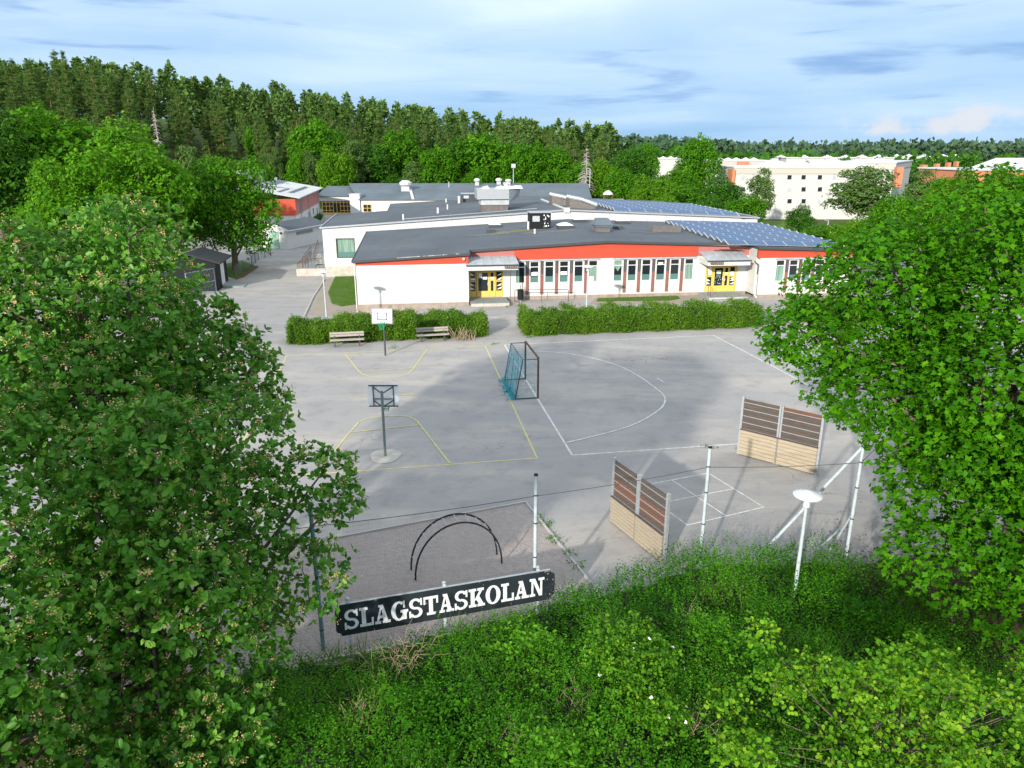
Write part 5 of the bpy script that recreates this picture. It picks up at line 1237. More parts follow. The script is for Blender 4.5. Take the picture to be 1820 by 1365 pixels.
# --- whitebeams on the left
def ell(rng,c,rad,n,lr,bottom=-.8): return lumpset(rng,c,rad,n,lr,bottom)
la=ell(NR,(-9.9,16.6,7.2),(3.5,3.3,3.2),24,1.3)+[(-6.3,16.8,6.9,.8,.8,.6),(-6.2,17.2,5.8,.7,.7,.6),(-12.4,15.2,7.0,2.1,2.0,2.2),(-7.2,16.9,8.0,.9,.9,.8),(-6.9,16.9,7.2,.8,.8,.7),(-11.5,16,9.6,1.5,1.4,1.1),(-9.0,17.5,10.0,1.3,1.2,.9)]
bigtree('whitebeam_tree','taller whitebeam at the left edge, farther back, its crown top reaching the white shed','tree',(-9.9,16.6,0),la,8800,6,.15,'oval',M['l_sorb'],M['bark'],(-9.9,16.6,9.4),.26,11,blossom=1300,tint0=.38,flat=.75,up=.3,jit=.15,thin=-13.5)
lb=ell(NR,(-6.9,13.0,4.7),(2.55,2.6,2.9),20,1.05)+ell(NR,(-8.3,10.4,2.5),(2.7,2.4,2.8),16,1.15)+[(-4.0,14.0,5.5,.8,.8,.55),(-3.7,13.9,4.9,.55,.6,.4),(-4.3,13.4,3.4,.9,.9,.9),(-5.6,12.2,2.7,1.1,1.0,1.1),(-5.6,11.2,1.6,1.2,1.0,1.0),(-6.2,10.4,1.2,1.2,1.0,1.0),(-9.6,12,6,2,2,2),(-10.6,12.6,4.5,2.0,2.0,2.2),(-11.2,10.8,3.0,2.0,1.8,2.0)]
bigtree('whitebeam_tree','nearer whitebeam filling the lower left corner beside the name board','tree',(-7.2,12.2,0),lb,12800,6,.138,'oval',M['l_sorb'],M['bark'],(-7.1,12.6,6.6),.24,12,blossom=2000,tint0=.36,flat=.75,up=.3,jit=.15,thin=-12.)
# trees behind the viewer on the left whose shade lies on the yard
rs_=np.random.default_rng(5); lc=ell(rs_,(-15.5,-8.5,16),(4.6,3.6,3.4),18,1.6)
bigtree('whitebeam_tree','tall tree behind the viewpoint on the left whose shade falls across the court','tree',(-15.5,-8.5,0),lc,5200,5,.27,'dia',M['l_sorb'],M['bark'],(-15.5,-8.5,17),.28,13)
# --- maple on the right
lm_=ell(NR,(14.2,18.0,5.9),(5.0,5.0,5.6),34,1.75)+[(9.2,20.2,6.9,1.9,1.6,1.2),(8.2,20.0,7.0,1.3,1.1,.8),(10.0,20,8.2,2.2,1.8,1.5),(10.4,18.8,5.6,1.7,1.6,1.2),(11.1,17.2,3.6,1.5,1.5,1.3),(11.0,16.6,2.0,1.4,1.4,1.2),(12.2,15.2,3.4,1.7,1.5,1.5),(12.9,14.4,5.6,1.8,1.5,1.7),(12.6,15,1.6,1.6,1.4,1.2),(9.9,19,8.9,1.5,1.4,1.3),(11.6,21,6.6,2.2,2.0,1.8),(14.0,20.0,6.2,3.3,3.0,4.2),(11.0,20.6,7.4,1.7,1.5,1.3),(10.6,20.6,5.2,1.6,1.6,1.2),(11.5,18,10.2,1.6,1.5,1.2)]
bigtree('maple_tree','large bright green maple filling the right edge in front of the ball wall','tree',(14.0,18.0,0),lm_,28000,4,.142,'maple3',M['l_maple'],M['bark'],(14.0,18.0,9.6),.36,21,flat=.5,tint0=.40,up=.5,tsp=.2,thin=16.5)
# --- hazel
lh=[]; rz_=np.random.default_rng(88)
for k in range(46):
    a=rz_.uniform(0,6.283); q=rz_.random()**.6; x=7.3+3.5*q*math.cos(a); y=11.2+1.9*q*math.sin(a); z=2.75-1.7*q*q+rz_.normal(0,.25)-.16*max(0,10.6-y); r=rz_.uniform(.28,.55)
    lh.append((x,y,max(.5,z),r,r,r*.75))
lh+=[(7.3,11.2,1.1,2.2,1.4,.8),(5.0,12.5,2.7,.4,.35,.3),(9.9,11.6,2.6,.6,.4,.3),(10.6,11.4,2.3,.5,.4,.3)]
bigtree('hazel_bush','yellow green hazel bush with round leaves in the lower right corner','bush',(7.3,11.2,0),lh,3000,5,.082,'round',M['l_hazel'],M['bark'],(7.3,11.2,1.9),.05,22,flat=.7,tint0=.46,up=.6,sub=3,shell=(.45,1.2),tsp=.24,jit=.9)
# --- generic crowns to copy
def proto(name,seed,rad,n,lr,ncl,k,leaf,lm,bark,trunk_h,r0,shape='dia',bottom=-.75,cz=None,tint0=.42,shell=(.78,1.06),droop=0,sub=0,tsp=.18):
    rng=np.random.default_rng(seed); t=thing(name,'x','tree'); cz=cz or trunk_h+rad[2]*.75
    L=lumpset(rng,(0,0,cz),rad,n,lr,bottom); mb=MB(); limbs(mb,rng,(0,0,-1.0),(0,0,cz+rad[2]*.3),r0,L,2,sub); mb.build('trunk',bark,t,world=False)
    p,o=surf(rng,L,ncl,shell=shell,minz=trunk_h*.6); pos,A,Nn,sz,ti=rosettes(rng,p,o,k,leaf,.4,.4,tint0,tsp)
    if droop: A=nrm(A*.5+np.array([0,0,-droop])); 
    leafobj('crown',pos,A,Nn,sz,ti,shape,lm,t); t['_h']=cz+rad[2]; return t
def pine(seed,h,dens=1.,bare=.42):
    rng=np.random.default_rng(seed); t=thing('pine_tree','x','tree'); mb=MB(); lean=rng.normal(0,.25,2)
    mb.tube([(lean[0]*u,lean[1]*u,-1.2+(h+1.2)*u) for u in (0,.35,.7,1)],[.20,.16,.10,.02],6)
    P_,O_=[],[]; z=h*bare
    while z<h-.3:
        u=(z-h*bare)/(h*(1-bare)); R_=(1.75*(1-u)**.8+.22)*rng.uniform(.7,1.15)*(.62+.9*min(u,.42)); nb=rng.integers(4,7)
        for b in range(nb):
            if rng.random()>.86*dens+.05: continue
            a=rng.uniform(0,6.283); L_=R_*rng.uniform(.6,1.2); rise=.15+.55*u
            e=np.array([math.cos(a)*L_,math.sin(a)*L_,rise*L_]); s=np.array([lean[0]*z/h,lean[1]*z/h,z]); mb.tube([s,s+e],[.035,.012],3,False)
            m_=max(3,int(8*L_))
            for q in range(m_):
                f=rng.uniform(.35,1.05); P_.append(s+e*f+rng.normal(size=3)*np.array([.20,.20,.08])*(.5+L_*.35)); O_.append(nrm((e/L_*.6+np.array([0,0,.9])+rng.normal(size=3)*.4)[None])[0])
        z+=rng.uniform(.45,.85)
    for q in range(10): P_.append(np.array([lean[0],lean[1],h-.9*rng.random()])+rng.normal(size=3)*.12); O_.append(np.array([0,0,1.]))
    P_=np.array(P_);O_=np.array(O_)
    mb.build('trunk',M['barkpine'],t,world=False)
    pos,A,Nn,sz,ti=rosettes(rng,P_,O_,13,.44,1.0,.2,.42,.20,.5)
    leafobj('crown',pos,A,Nn,sz,ti,'needle',M['l_pine'],t); t['_h']=h; return t
PIN=[pine(100+i,15+.8*(i%3),1.,.20+.06*(i%4)) for i in range(7)]
DEC=[proto('broadleaf_tree',200+i,(4.2,4.2,4.6),22,1.7,2300,4,.42,M['l_decid' if i!=1 else 'l_decid_dk'],M['bark'],2.0,.28) for i in range(4)]
LIM=[proto('broadleaf_tree',220+i,(4.4,4.4,4.2),20,1.7,2500,4,.40,M['l_lime'],M['bark'],1.6,.25,tint0=.18) for i in range(2)]
BIR=[proto('birch_tree',240+i,(2.6,2.6,5.6),20,1.15,2100,4,.30,M['l_birch'],M['barkbirch'],2.6,.16,shell=(.6,1.12),droop=.55) for i in range(2)]
BIG=[proto('broadleaf_tree',260+i,(4.8,4.8,4.8),34,1.45,6500,4,.27,M['l_decid'],M['bark'],1.7,.32,sub=1,tint0=.36 if i else .62) for i in range(2)]
BIG[1].name='broadleaf_tree'
used=set()
def put(src,x,y,s,label,group=None,sz=None,cat=None):
    first=src.name not in used; used.add(src.name)
    c=src if first else copy_tree(src)
    c.location=(float(x),float(y),float(g(x,y))-.1); c.rotation_euler=(0,0,random.uniform(0,6.28)); c.scale=(s,s,(sz or s)); c['label']=label
    if group: c['group']=group
    return c
def ptree(src,px_,pt,Y,wd,label,group=None):     # a tree at a known distance: its top and its width as measured
    x,zt=yz(px_,pt,Y); zg=float(g(x,Y)); h=zt-zg; sz=max(.25,h/src['_h']); return put(src,x,Y,wd,label,group,sz)
random.seed(31)
SC=lambda wpx,Y,base: wpx/1306*(Y*.98)/2/base
ptree(BIG[1],395,268,79,SC(170,79,4.9),'round dark green tree whose trunk stands in the low fenced bed beside the driveway')
ptree(BIG[0],215,222,72,SC(260,72,4.9),'big bright green tree behind the left whitebeam, left of the round one by the driveway')
ptree(BIG[0],120,290,66,SC(190,66,4.9),'lower bright green tree beside the red cottage')
ptree(DEC[0],60,182,98,SC(230,98,4.7),'broad tree above the red cottage, at the foot of the pine slope')
ptree(DEC[1],-40,205,90,SC(200,90,4.7),'dark tree cut by the left edge of the picture above the cottage')
ptree(BIR[0],335,255,108,SC(70,108,2.8),'pale birch between the two big trees left of the white shed')
ptree(DEC[2],300,290,95,SC(120,95,4.7),'broadleaf tree just behind the round tree by the driveway')
ptree(DEC[3],250,262,112,SC(130,112,4.7),'small dark tree filling the gap left of the pale birch')
for (px_,pt,Y,wpx,src,lab) in (
 (563,208,176,105,DEC[0],'tallest round tree directly behind the link roof'),(530,270,168,60,DEC[2],'low round tree at the corner of the red and white house'),
 (622,238,172,62,BIR[1],'birch with pale stems behind the ochre doors'),(660,262,176,80,DEC[1],'dark tree between the birch and the roof vent'),
 (592,262,166,70,LIM[0],'light green shrubby tree left of the pale birch stems'),
 (705,232,184,95,DEC[3],'leafy tree above the double roof vent'),(735,285,172,50,BIR[0],'small thin birch by the double roof vent'),
 (775,262,174,85,DEC[2],'round tree behind the rear roof left of its middle'),(810,250,180,80,DEC[1],'dark tree behind the rear roof pipes'),
 (862,233,180,120,DEC[0],'wide bright tree above the middle of the rear roof'),(905,228,190,80,BIR[1],'feathery pale tree near the floodlight mast'),
 (935,255,176,90,DEC[3],'round tree just right of the floodlight mast'),(985,262,178,95,DEC[2],'tree above the right part of the rear roof'),
 (1030,290,172,70,DEC[0],'small round tree at the right end of the rear roof'),(1075,285,168,70,LIM[1],'light green tree beside the grey light pole'),
 (1122,268,178,90,DEC[1],'dark tree where the wood meets the far white flats'),(1150,258,230,60,DEC[3],'round crown standing above the far flats on the left'),
 (1105,300,160,70,DEC[2],'tree behind the play tower'),(1160,312,140,90,LIM[0],'yellow green tree above the far solar field'),
 (1200,300,170,80,DEC[0],'brownish leafy tree before the far white row'),(1243,243,176,85,DEC[2],'tall oval tree rising above the skyline right of the wood'),
 (1220,328,150,90,DEC[3],'round tree behind the middle of the far solar field'),(1288,318,150,90,DEC[1],'dark tree left of the weeping birch'),
 (1330,345,140,80,DEC[0],'small tree before the left part of the white flats'),(1358,296,146,52,BIR[0],'tall weeping birch in front of the white flats'),
 (1180,345,118,60,LIM[1],'lime green bush beyond the solar panels'),(1265,350,126,60,DEC[1],'dense bush at the end of the far lawn'),
 (1425,366,118,56,DEC[1],'dark young tree before the white flats'),(1540,284,128,125,BIR[1],'loose open tree before the right end of the white flats'),
 (1472,398,100,90,DEC[0],'low green tree behind the maple on the left side'),(1655,298,105,92,BIR[0],'grey green weeping tree with hanging twigs'),
 (1530,386,78,95,LIM[0],'bright bush mass behind the top left of the maple'),(1595,345,74,110,DEC[2],'tree just behind the upper left of the maple'),
 (1700,322,72,120,LIM[1],'bright tree behind the top of the maple'),(1790,296,78,120,DEC[3],'bright crown rising at the right edge before the orange brick block'),
 (1720,262+40,120,70,DEC[1],'dark tree beside the orange brick block')):
    ptree(src,px_,pt,Y,SC(wpx,Y,2.9 if src in BIR else 4.7),lab)
GP='pines of the wood on the slope behind the school'
LP='tall Scots pine standing in the dense wood on the slope behind the school'
npn=0; rows=[]
for r in np.arange(184,246,6.0):
    for a in np.arange(-44,7.3,math.degrees(4.9/r)): rows.append((r,a))
for r in np.arange(122,184,7.5):
    for a in np.arange(-45,-24,math.degrees(6./r)): rows.append((r,a))
random.shuffle(rows); rows=[q for q in rows if True]
cnt=0; extra=[]
sel=sorted(rows,key=lambda q:q[0]+random.uniform(0,34))
tot=0
for r,a in sel:
    r+=random.uniform(-2.5,2.5); aa=R(a+random.uniform(-.7,.7)); x,y=r*math.sin(aa),r*math.cos(aa)
    if tot<296:
        kz=(.74 if r<184 else 1.)*(1-.22*float(ss((math.degrees(aa)-0)/8))); put(random.choice(PIN),x,y,random.uniform(.75,1.15),LP,GP,random.uniform(.72,1.12)*kz); tot+=1
    else: extra.append((x,y))
# pines beyond the nearest three hundred: one mass
def mass(name,label,cat,pts,hs,lm,src_dens,leaf,seed,conic=True):
    rng=np.random.default_rng(seed); Ps,Os=[],[]
    for (x,y),h in zip(pts,hs):
        z0=float(g(x,y)); n=src_dens
        u=rng.random(n)**.8; rr=(1-u)*(.17 if conic else .30)*h+.3 if conic else np.sqrt(np.clip(1-(2*u-1)**2,0,1))*h*.28+.2
        a=rng.uniform(0,6.283,n); z=z0+h*((.35 if conic else .15)+(.65 if conic else .85)*u)
        Ps.append(np.column_stack([x+rr*np.cos(a),y+rr*np.sin(a),z])); Os.append(np.column_stack([np.cos(a)*.6,np.sin(a)*.6,np.full(n,.8)]))
    Ps=np.vstack(Ps);Os=nrm(np.vstack(Os)); pos,A,Nn,sz,ti=rosettes(rng,Ps,Os,3,leaf,.8,.3,.40,.2,.6)
    o=leafobj(name,pos,A,Nn,sz,ti,'quad',lm,None); o['label']=label; o['category']=cat; return o
mass('pine_wood','rear pines of the wood that rise in a dense mass above the slope','wood',extra,[random.uniform(14,18.5) for _ in extra],M['l_pine'],150,1.0,41)
# under-storey of the wood: darker saplings
GU='undergrowth trees at the edge of the pine wood'
for k in range(70):
    a=R(random.uniform(-44,7)); r=(random.uniform(172,186) if k<46 else random.uniform(188,226)) if math.degrees(a)>-24 else random.uniform(112,124)
    put(random.choice([DEC[1],DEC[3],DEC[0],BIR[0],BIR[1]]),r*math.sin(a),r*math.cos(a),random.uniform(.5,.85)*(1 if k<46 else .9),'leafy young tree growing among the trunks along the foot of the pine wood',GU,random.uniform(.55,.95) if k<46 else random.uniform(1.0,1.35))
# far wooded ridge on the right
rp_=[];rh=[]
for k in range(1500):
    a=R(random.uniform(4,52)); r=random.choice([random.uniform(395,470),random.uniform(395,640)]); rp_.append((r*math.sin(a),r*math.cos(a))); rh.append(random.uniform(9,15))
mass('far_wood','far wooded ridge on the horizon behind the white flats','wood',rp_,rh,M['l_far_hazed'],20,2.6,42)
rp_=[];rh=[]
for k in range(420):
    a=R(random.uniform(8,50)); r=random.uniform(310,420); rp_.append((r*math.sin(a),r*math.cos(a))); rh.append(random.uniform(7,12))
mass('far_broadleaf_wood','lighter green belt of trees at the foot of the far ridge','wood',rp_,rh,M['l_decid_dk'],42,2.3,43,False)
# dead trees
def deadtree(px_,pt,Y,lab,seed):
    x,zt=yz(px_,pt,Y); zg=float(g(x,Y)); t=thing('dead_tree',lab,'tree',(x,Y,zg)); mb=MB(); rng=np.random.default_rng(seed); h=zt-zg
    mb.tube([(x,Y,zg),(x+.1,Y,zg+h*.6),(x,Y,zt)],[.2,.13,.03],6)
    for k in range(120):
        u=rng.uniform(.30,.98); a=rng.uniform(0,6.28); L=((1-u)*3.2+.3)*rng.uniform(.4,1.2); mb.tube([(x,Y,zg+h*u),(x+math.cos(a)*L*.6,Y+math.sin(a)*L*.6,zg+h*u-.1*L),(x+math.cos(a)*L,Y+math.sin(a)*L,zg+h*u-.35*L)],[.085,.06,.02],3,False)
    mb.build('trunk',M['deadwood'],t)
deadtree(272,190,146,'bare grey dead spruce standing out against the dark pine slope on the left',1); deadtree(1043,262,165,'bare pale dead tree at the right end of the pine wood',2)
# --- hedges
def hedge(lab,p,q,depth,h,seed,n,prof=None,lm=None):
    rng=np.random.default_rng(seed); p=np.array(p[:2]);q=np.array(q[:2]); d=q-p; L=np.linalg.norm(d); d/=L; w_=np.array([-d[1],d[0]])
    t=thing('hedge',lab,'hedge',(*((p+q)/2),0))
    prof=prof or (lambda s:1.)
    face=rng.choice(4,n,p=[.42,.36,.10,.12]); s=rng.random(n)*L; v=rng.random(n); 
    hh=np.array([h*prof(x/L) for x in s])*(1+.12*np.sin(s*1.9+seed)+.10*np.sin(s*4.1+1)+.06*np.sin(s*9.)+.04*rng.normal(size=n))
    b=np.where(face==0,v*depth,np.where(face==1,0.,np.where(face==2,depth,v*depth))); z=np.where(face==0,hh,rng.random(n)*hh)
    s=np.where(face==3,np.where(rng.random(n)<.5,0,L),s)
    b=b+(.14*np.sin(s*2.3+seed)+.09*np.sin(s*6.1))*np.where(face==1,1,0)
    rn=.16*np.clip(1.2-z/h,0,.5)
    o=np.zeros((n,3)); up=np.array([0,0,1.])
    for f_,vec in ((0,up),(1,np.array([-w_[0],-w_[1],.5])),(2,np.array([w_[0],w_[1],.5])),(3,np.array([0,0,.6]))): o[face==f_]=vec
    o=nrm(o+rng.normal(size=(n,3))*.45)
    c=p+0*d; pos3=np.column_stack([c[0]+d[0]*s+w_[0]*b,c[1]+d[1]*s+w_[1]*b,z])+rng.normal(size=(n,3))*np.array([.07,.07,.06])
    pos3[:,2]=np.maximum(pos3[:,2],.03)
    lo=np.array([*((p+q)/2),0.])
    pos,A,Nn,sz,ti=rosettes(rng,pos3-lo,o,4,.105,.7,.4,.42,.20,1.3)
    leafobj('foliage',pos,A,Nn,sz,ti+.10*np.sin(pos[:,0]*1.3),'dia',lm or M['l_hedge'],t)
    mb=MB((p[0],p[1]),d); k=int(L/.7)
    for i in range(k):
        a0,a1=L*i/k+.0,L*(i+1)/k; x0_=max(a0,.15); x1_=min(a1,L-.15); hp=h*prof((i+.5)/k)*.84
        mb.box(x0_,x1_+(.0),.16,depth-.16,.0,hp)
    mb.build('dark_core',mat_core,t,kind='stuff')
    return t
mat_core=mat('dark_core',(.018,.028,.010),.95,var=.3,vscale=12)  # solid dark filler added to block the view through the leaves
def hprof(s): return .80+.22*math.sin(3.1*s)+ (.0 if not .10<s<.30 else -.05)
HA0,HA1=P(516,613),P(864,597)
hedge('shaggy hedge behind the two benches, left of the gap to the left entrance',HA0,HA1,2.5,1.25,1,15000,hprof)
HB0,HB1=P(936,597),P(1354,581)
hedge('long clipped hedge in front of the classroom windows, right of the gap',HB0,HB1,2.9,1.22,2,16500)
HC0,HC1=P(1410,571),P(1560,577)
hedge('short hedge half hidden behind the maple',HC0,HC1,3.2,1.2,3,4500)
mb=MB(); rng=np.random.default_rng(3)
c=P(832,604); dt=thing('dead_shrub','pale bare dead stems sticking out of the hedge by the right bench','shrub',tuple(c))
for k in range(34):
    a=rng.uniform(0,6.28); L=rng.uniform(.4,1.1); s=c+np.array([rng.uniform(-.9,.5),rng.uniform(-.35,.3),.05]); e=s+np.array([math.cos(a)*L*.7,-.25+.2*math.sin(a),L*.95]); mb.tube([s,(s+e)/2+rng.normal(size=3)*.08,e],[.03,.022,.01],4,False)
mb.build('stems',M['dry'],dt)
mb=MB(); c=P(645,603); dt=thing('dead_shrub','pale bare twigs at the right end of the left bench','shrub',tuple(c))
for k in range(14):
    a=rng.uniform(0,6.28); L=rng.uniform(.4,.9); s=c+np.array([rng.uniform(-.15,.15),0,.0]); e=s+np.array([math.cos(a)*L*.4,.1*math.sin(a),L]); mb.tube([s,(s+e)/2+rng.normal(size=3)*.08,e],[.03,.022,.01],4,False)
mb.build('stems',M['dry'],dt)
# low shrubs in the timber planter
rng=np.random.default_rng(9); ts=thing('shrub_bed','dark low shrubs in the timber edged bed by the red and white house','shrubs',tuple(Pg(555,398)),0)
n=1500; e3=Pg(548,392); 
P0=np.array([Pg(543,408),Pg(562,408),Pg(574,389),Pg(558,388)]); u=rng.random((n,2)); pp=(P0[0]*(1-u[:,:1])+P0[1]*u[:,:1])*(1-u[:,1:])+(P0[3]*(1-u[:,:1])+P0[2]*u[:,:1])*u[:,1:]; pp[:,2]+=rng.uniform(0,.9,n)
pos,A,Nn,sz,ti=rosettes(rng,pp-np.array(ts.location),nrm(rng.normal(size=(n,3))+[0,0,1.2]),4,.28,.6,.4,.25,.15)
leafobj('foliage',pos,A,Nn,sz,ti,'dia',M['l_decid_dk'],ts)
# --- thicket over the planting bed in front
def inpoly(x,y,poly):
    c=np.zeros(len(x),bool); n=len(poly); j=n-1
    for i in range(n):
        xi,yi=poly[i][:2];xj,yj=poly[j][:2]; c^=((yi>y)!=(yj>y))&(x<(xj-xi)*(y-yi)/(yj-yi+1e-12)+xi); j=i
    return c
def bump(x,y): return .62+.22*np.sin(x*1.15+1.3*np.sin(y*.8))*np.cos(y*1.05+.4)+.16*np.sin(x*2.9+y*1.7)+.12*np.sin(y*3.7-x*2.1)
TH=[(-9,8.6),(-6.5,14.2),(-3.6,15.1),(-1.6,15.9),(.4,16.8),(3.0,17.9),(5.5,18.9),(8,19.3),(9.4,19.0),(10.6,16.5),(11.5,13.8),(13.5,13.4),(14.5,8.6)]
rng=np.random.default_rng(77); n=24500
x=rng.uniform(-9,14.5,int(n*2.2)); y=rng.uniform(8.6,19.4,int(n*2.2)); ok=inpoly(x,y,TH); x=x[ok][:n];y=y[ok][:n]; n=len(x)
hb=bump(x,y); 
for ex,ey,er,eh in ((-2.6,15.2,1.3,-.5),(-4.2,14.2,1.4,-.25),(2.6,13.6,1.1,.45),(10.8,10.2,1.3,-.5),(12,12,1.6,-.5),(5.5,18.1,1.5,.3),(8.6,18.0,1.5,.3),(.2,15.9,1.6,-.3)): hb=hb+eh*np.exp(-((x-ex)**2+(y-ey)**2)/er**2)
hb=hb+.16*np.exp(-(np.abs(y-(16.55+.36*x-.012*x*x))/.9)**2)*np.clip((x-1.6)/1.5,-1.2,1)*(x<9.5)
hb=np.clip(hb,.08,2)
K=8; hs=rng.uniform(.22,.62,n)*np.where(rng.random(n)<.12,1.5,1.)
dirs=nrm(np.column_stack([rng.normal(0,.30,n),rng.normal(-.05,.30,n),np.ones(n)])); edge=np.clip(((16.75+.36*x-.012*x*x)-y)/1.3,0,1); base=np.column_stack([x,y,hb*(rng.uniform(.05,1.,n)*(1-edge)+rng.uniform(.45,1.,n)*edge)])
lev=np.tile(np.linspace(.15,1,K),n); b2=np.repeat(base,K,0)+np.repeat(dirs*hs[:,None],K,0)*lev[:,None]+rng.normal(size=(n*K,3))*.012
a=rng.uniform(0,6.283,n*K); A=np.column_stack([np.cos(a),np.sin(a),rng.uniform(.0,.55,n*K)]); Nn=nrm(np.column_stack([rng.normal(0,.35,n*K),rng.normal(-.15,.35,n*K),np.ones(n*K)]))
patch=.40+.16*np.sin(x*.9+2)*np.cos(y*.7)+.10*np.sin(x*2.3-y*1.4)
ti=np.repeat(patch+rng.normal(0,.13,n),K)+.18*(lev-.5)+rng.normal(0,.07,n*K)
th=thing('snowberry_thicket','dense low green snowberry thicket covering the bed in front of the fence','shrubs',(2,14,0))
th.location=(0,0,0)
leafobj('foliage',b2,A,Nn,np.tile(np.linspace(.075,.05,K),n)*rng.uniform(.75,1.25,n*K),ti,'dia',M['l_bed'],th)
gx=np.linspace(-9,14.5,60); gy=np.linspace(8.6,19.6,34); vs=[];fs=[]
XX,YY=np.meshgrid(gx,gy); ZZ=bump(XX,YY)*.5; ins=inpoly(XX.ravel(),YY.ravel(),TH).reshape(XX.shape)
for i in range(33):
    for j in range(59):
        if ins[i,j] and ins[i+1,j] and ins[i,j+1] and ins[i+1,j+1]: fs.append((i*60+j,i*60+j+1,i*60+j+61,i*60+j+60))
me=bpy.data.meshes.new('dark_core'); me.from_pydata(np.column_stack([XX.ravel(),YY.ravel(),ZZ.ravel()]).tolist(),[],fs); me.materials.append(mat_core); o=bpy.data.objects.new('dark_core',me); C.objects.link(o); o.parent=th; o['kind']='stuff'
# dog rose with pale flowers
lr_=[(2.6+dx,13.4+dy,1.15+dz,.5,.5,.42) for dx,dy,dz in ((-.3,.9,.1),(.2,.5,.2),(-.2,0,.2),(.4,-.3,.15),(-.1,-.8,.0),(.5,-1.3,-.1),(-.6,.4,0),(.7,.2,.1),(.3,1.1,.1))]
dr_=bigtree('dog_rose_bush','yellow green dog rose with small white flowers in the middle of the thicket','bush',(2.6,13.4,0),lr_,1500,5,.062,'round',M['l_hazel'],M['bark'],(2.6,13.4,1.2),.03,61,flat=.6,tint0=.30,up=.6,sub=1,tsp=.2)
rng=np.random.default_rng(62); p,o_=surf(rng,[(l[0]-2.6,l[1]-13.4,l[2],*l[3:]) for l in lr_],26,shell=(1.02,1.12)); 
q=5; c=np.repeat(p,q,0); oo=np.repeat(o_,q,0); t_=rng.normal(size=c.shape); 
leafobj('flowers',c,nrm(t_-oo*(t_*oo).sum(1,keepdims=True)),oo,.045,np.full(len(c),.5),'round',M['rose'],dr_)
# heap of dry stems under the board
rng=np.random.default_rng(63); c=np.array([-2.75,14.55,.1]); dh=thing('dry_stems','tangle of straw coloured dry stems in the thicket under the left end of the board','dead stems',tuple(c)); mb=MB()
for k in range(60):
    a=rng.uniform(0,6.28); L=rng.uniform(.5,1.2); s=c+np.array([rng.normal(0,.35),rng.normal(0,.3),.15]); e=s+np.array([math.cos(a)*L*.8,math.sin(a)*L*.6,rng.uniform(.1,.9)]); m_=(s+e)/2+np.array([0,0,.25])
    mb.tube([s,m_,e],[.008,.007,.004],4,False)
mb.build('stems',M['dry'],dh)
for cx,cy,k_,lab in ((1.4,13.0,40,'clump of brown dry twigs just left of the dog rose bush'),(.2,11.8,30,'brown dry twigs at the bottom middle of the thicket'),(-3.2,12.6,40,'brown dry twigs beside the lower leaves of the near whitebeam'),(4.6,15.8,26,'brown dry twigs in the thicket between the dog rose and the fence'),(3.9,12.4,24,'brown dry twigs between the dog rose and the hazel bush')):
    mb=MB(); dd_=thing('dry_stems',lab,'dead stems',(cx,cy,.4),0,'brown twig clumps in the thicket')
    for k in range(k_):
        a=rng.uniform(0,6.28); L=rng.uniform(.3,.8); s=np.array([cx+rng.normal(0,.2),cy+rng.normal(0,.2),.5]); e=s+np.array([math.cos(a)*L*.5,math.sin(a)*L*.5,rng.uniform(.3,.6)]); mb.tube([s,(s+e)/2+rng.normal(size=3)*.05,e],[.008,.006,.003],3,False)
    mb.build('stems',M['dry'],dd_)
# weeds along the gravel edge and grass on the lawns
def tufts(name,lab,pts,n,hh,m,seed,zf=None):
    rng=np.random.default_rng(seed); pts=[tuple(map(float,p[:2])) for p in pts]; xs=[p[0] for p in pts];ys=[p[1] for p in pts]
    x=rng.uniform(min(xs),max(xs),n*3); y=rng.uniform(min(ys),max(ys),n*3); ok=inpoly(x,y,pts); x=x[ok][:n];y=y[ok][:n]; z=g(x,y)+.02
    A=nrm(np.column_stack([rng.normal(0,.35,len(x)),rng.normal(0,.35,len(x)),np.ones(len(x))])); Nn=nrm(rng.normal(size=(len(x),3)))
    o=leafobj(name,np.column_stack([x,y,z]),A,Nn,hh*rng.uniform(.5,1.3,len(x)),rng.normal(.45,.2,len(x)),'needle',m,None); o['label']=lab; o['category']='grass'; return o
tufts('grass','mown grass on the patch beside the blank left wall',LAWN1,9000,.10,M['grass_blade'],71)
tufts('grass','narrow strip of grass under the right group of classroom windows',LAWN2,3000,.09,M['grass_blade'],72)
rng=np.random.default_rng(73); ctr=[]
for px_,py_ in ((966,925),(972,935),(985,958),(992,965),(1008,985),(1030,1008),(1120,905),(1260,795),(1316,800),(878,612),(940,600),(700,618),(900,545)):
    q=P(px_,py_); ctr+= [q+np.array([rng.normal(0,.12),rng.normal(0,.12),.03]) for _ in range(12)]
ctr=np.array(ctr); pos,A,Nn,sz,ti=rosettes(rng,ctr,nrm(rng.normal(size=(len(ctr),3))*.4+[0,0,1]),5,.075,.5,.4,.5,.2,1.)
o=leafobj('weeds',pos,A,Nn,sz,ti,'dia',M['l_bed'],None); tag(o,'scattered green weeds growing along the gravel edging and cracks','weeds')
# dead leaves under the maple and litter-like sticks on the asphalt
rng=np.random.default_rng(74); n=5000; x=rng.normal(10.8,1.2,n); y=rng.normal(16.6,1.7,n); pos=np.column_stack([x,y,np.full(n,.07)+rng.uniform(0,.03,n)])
o=leafobj('fallen_leaves',pos,nrm(rng.normal(size=(n,3))*[1,1,.2]),nrm(rng.normal(size=(n,3))*.3+[0,0,1]),.09,rng.random(n),'dia',M['soil'],None); tag(o,'brown fallen leaves on the ground beside the maple','leaf litter')
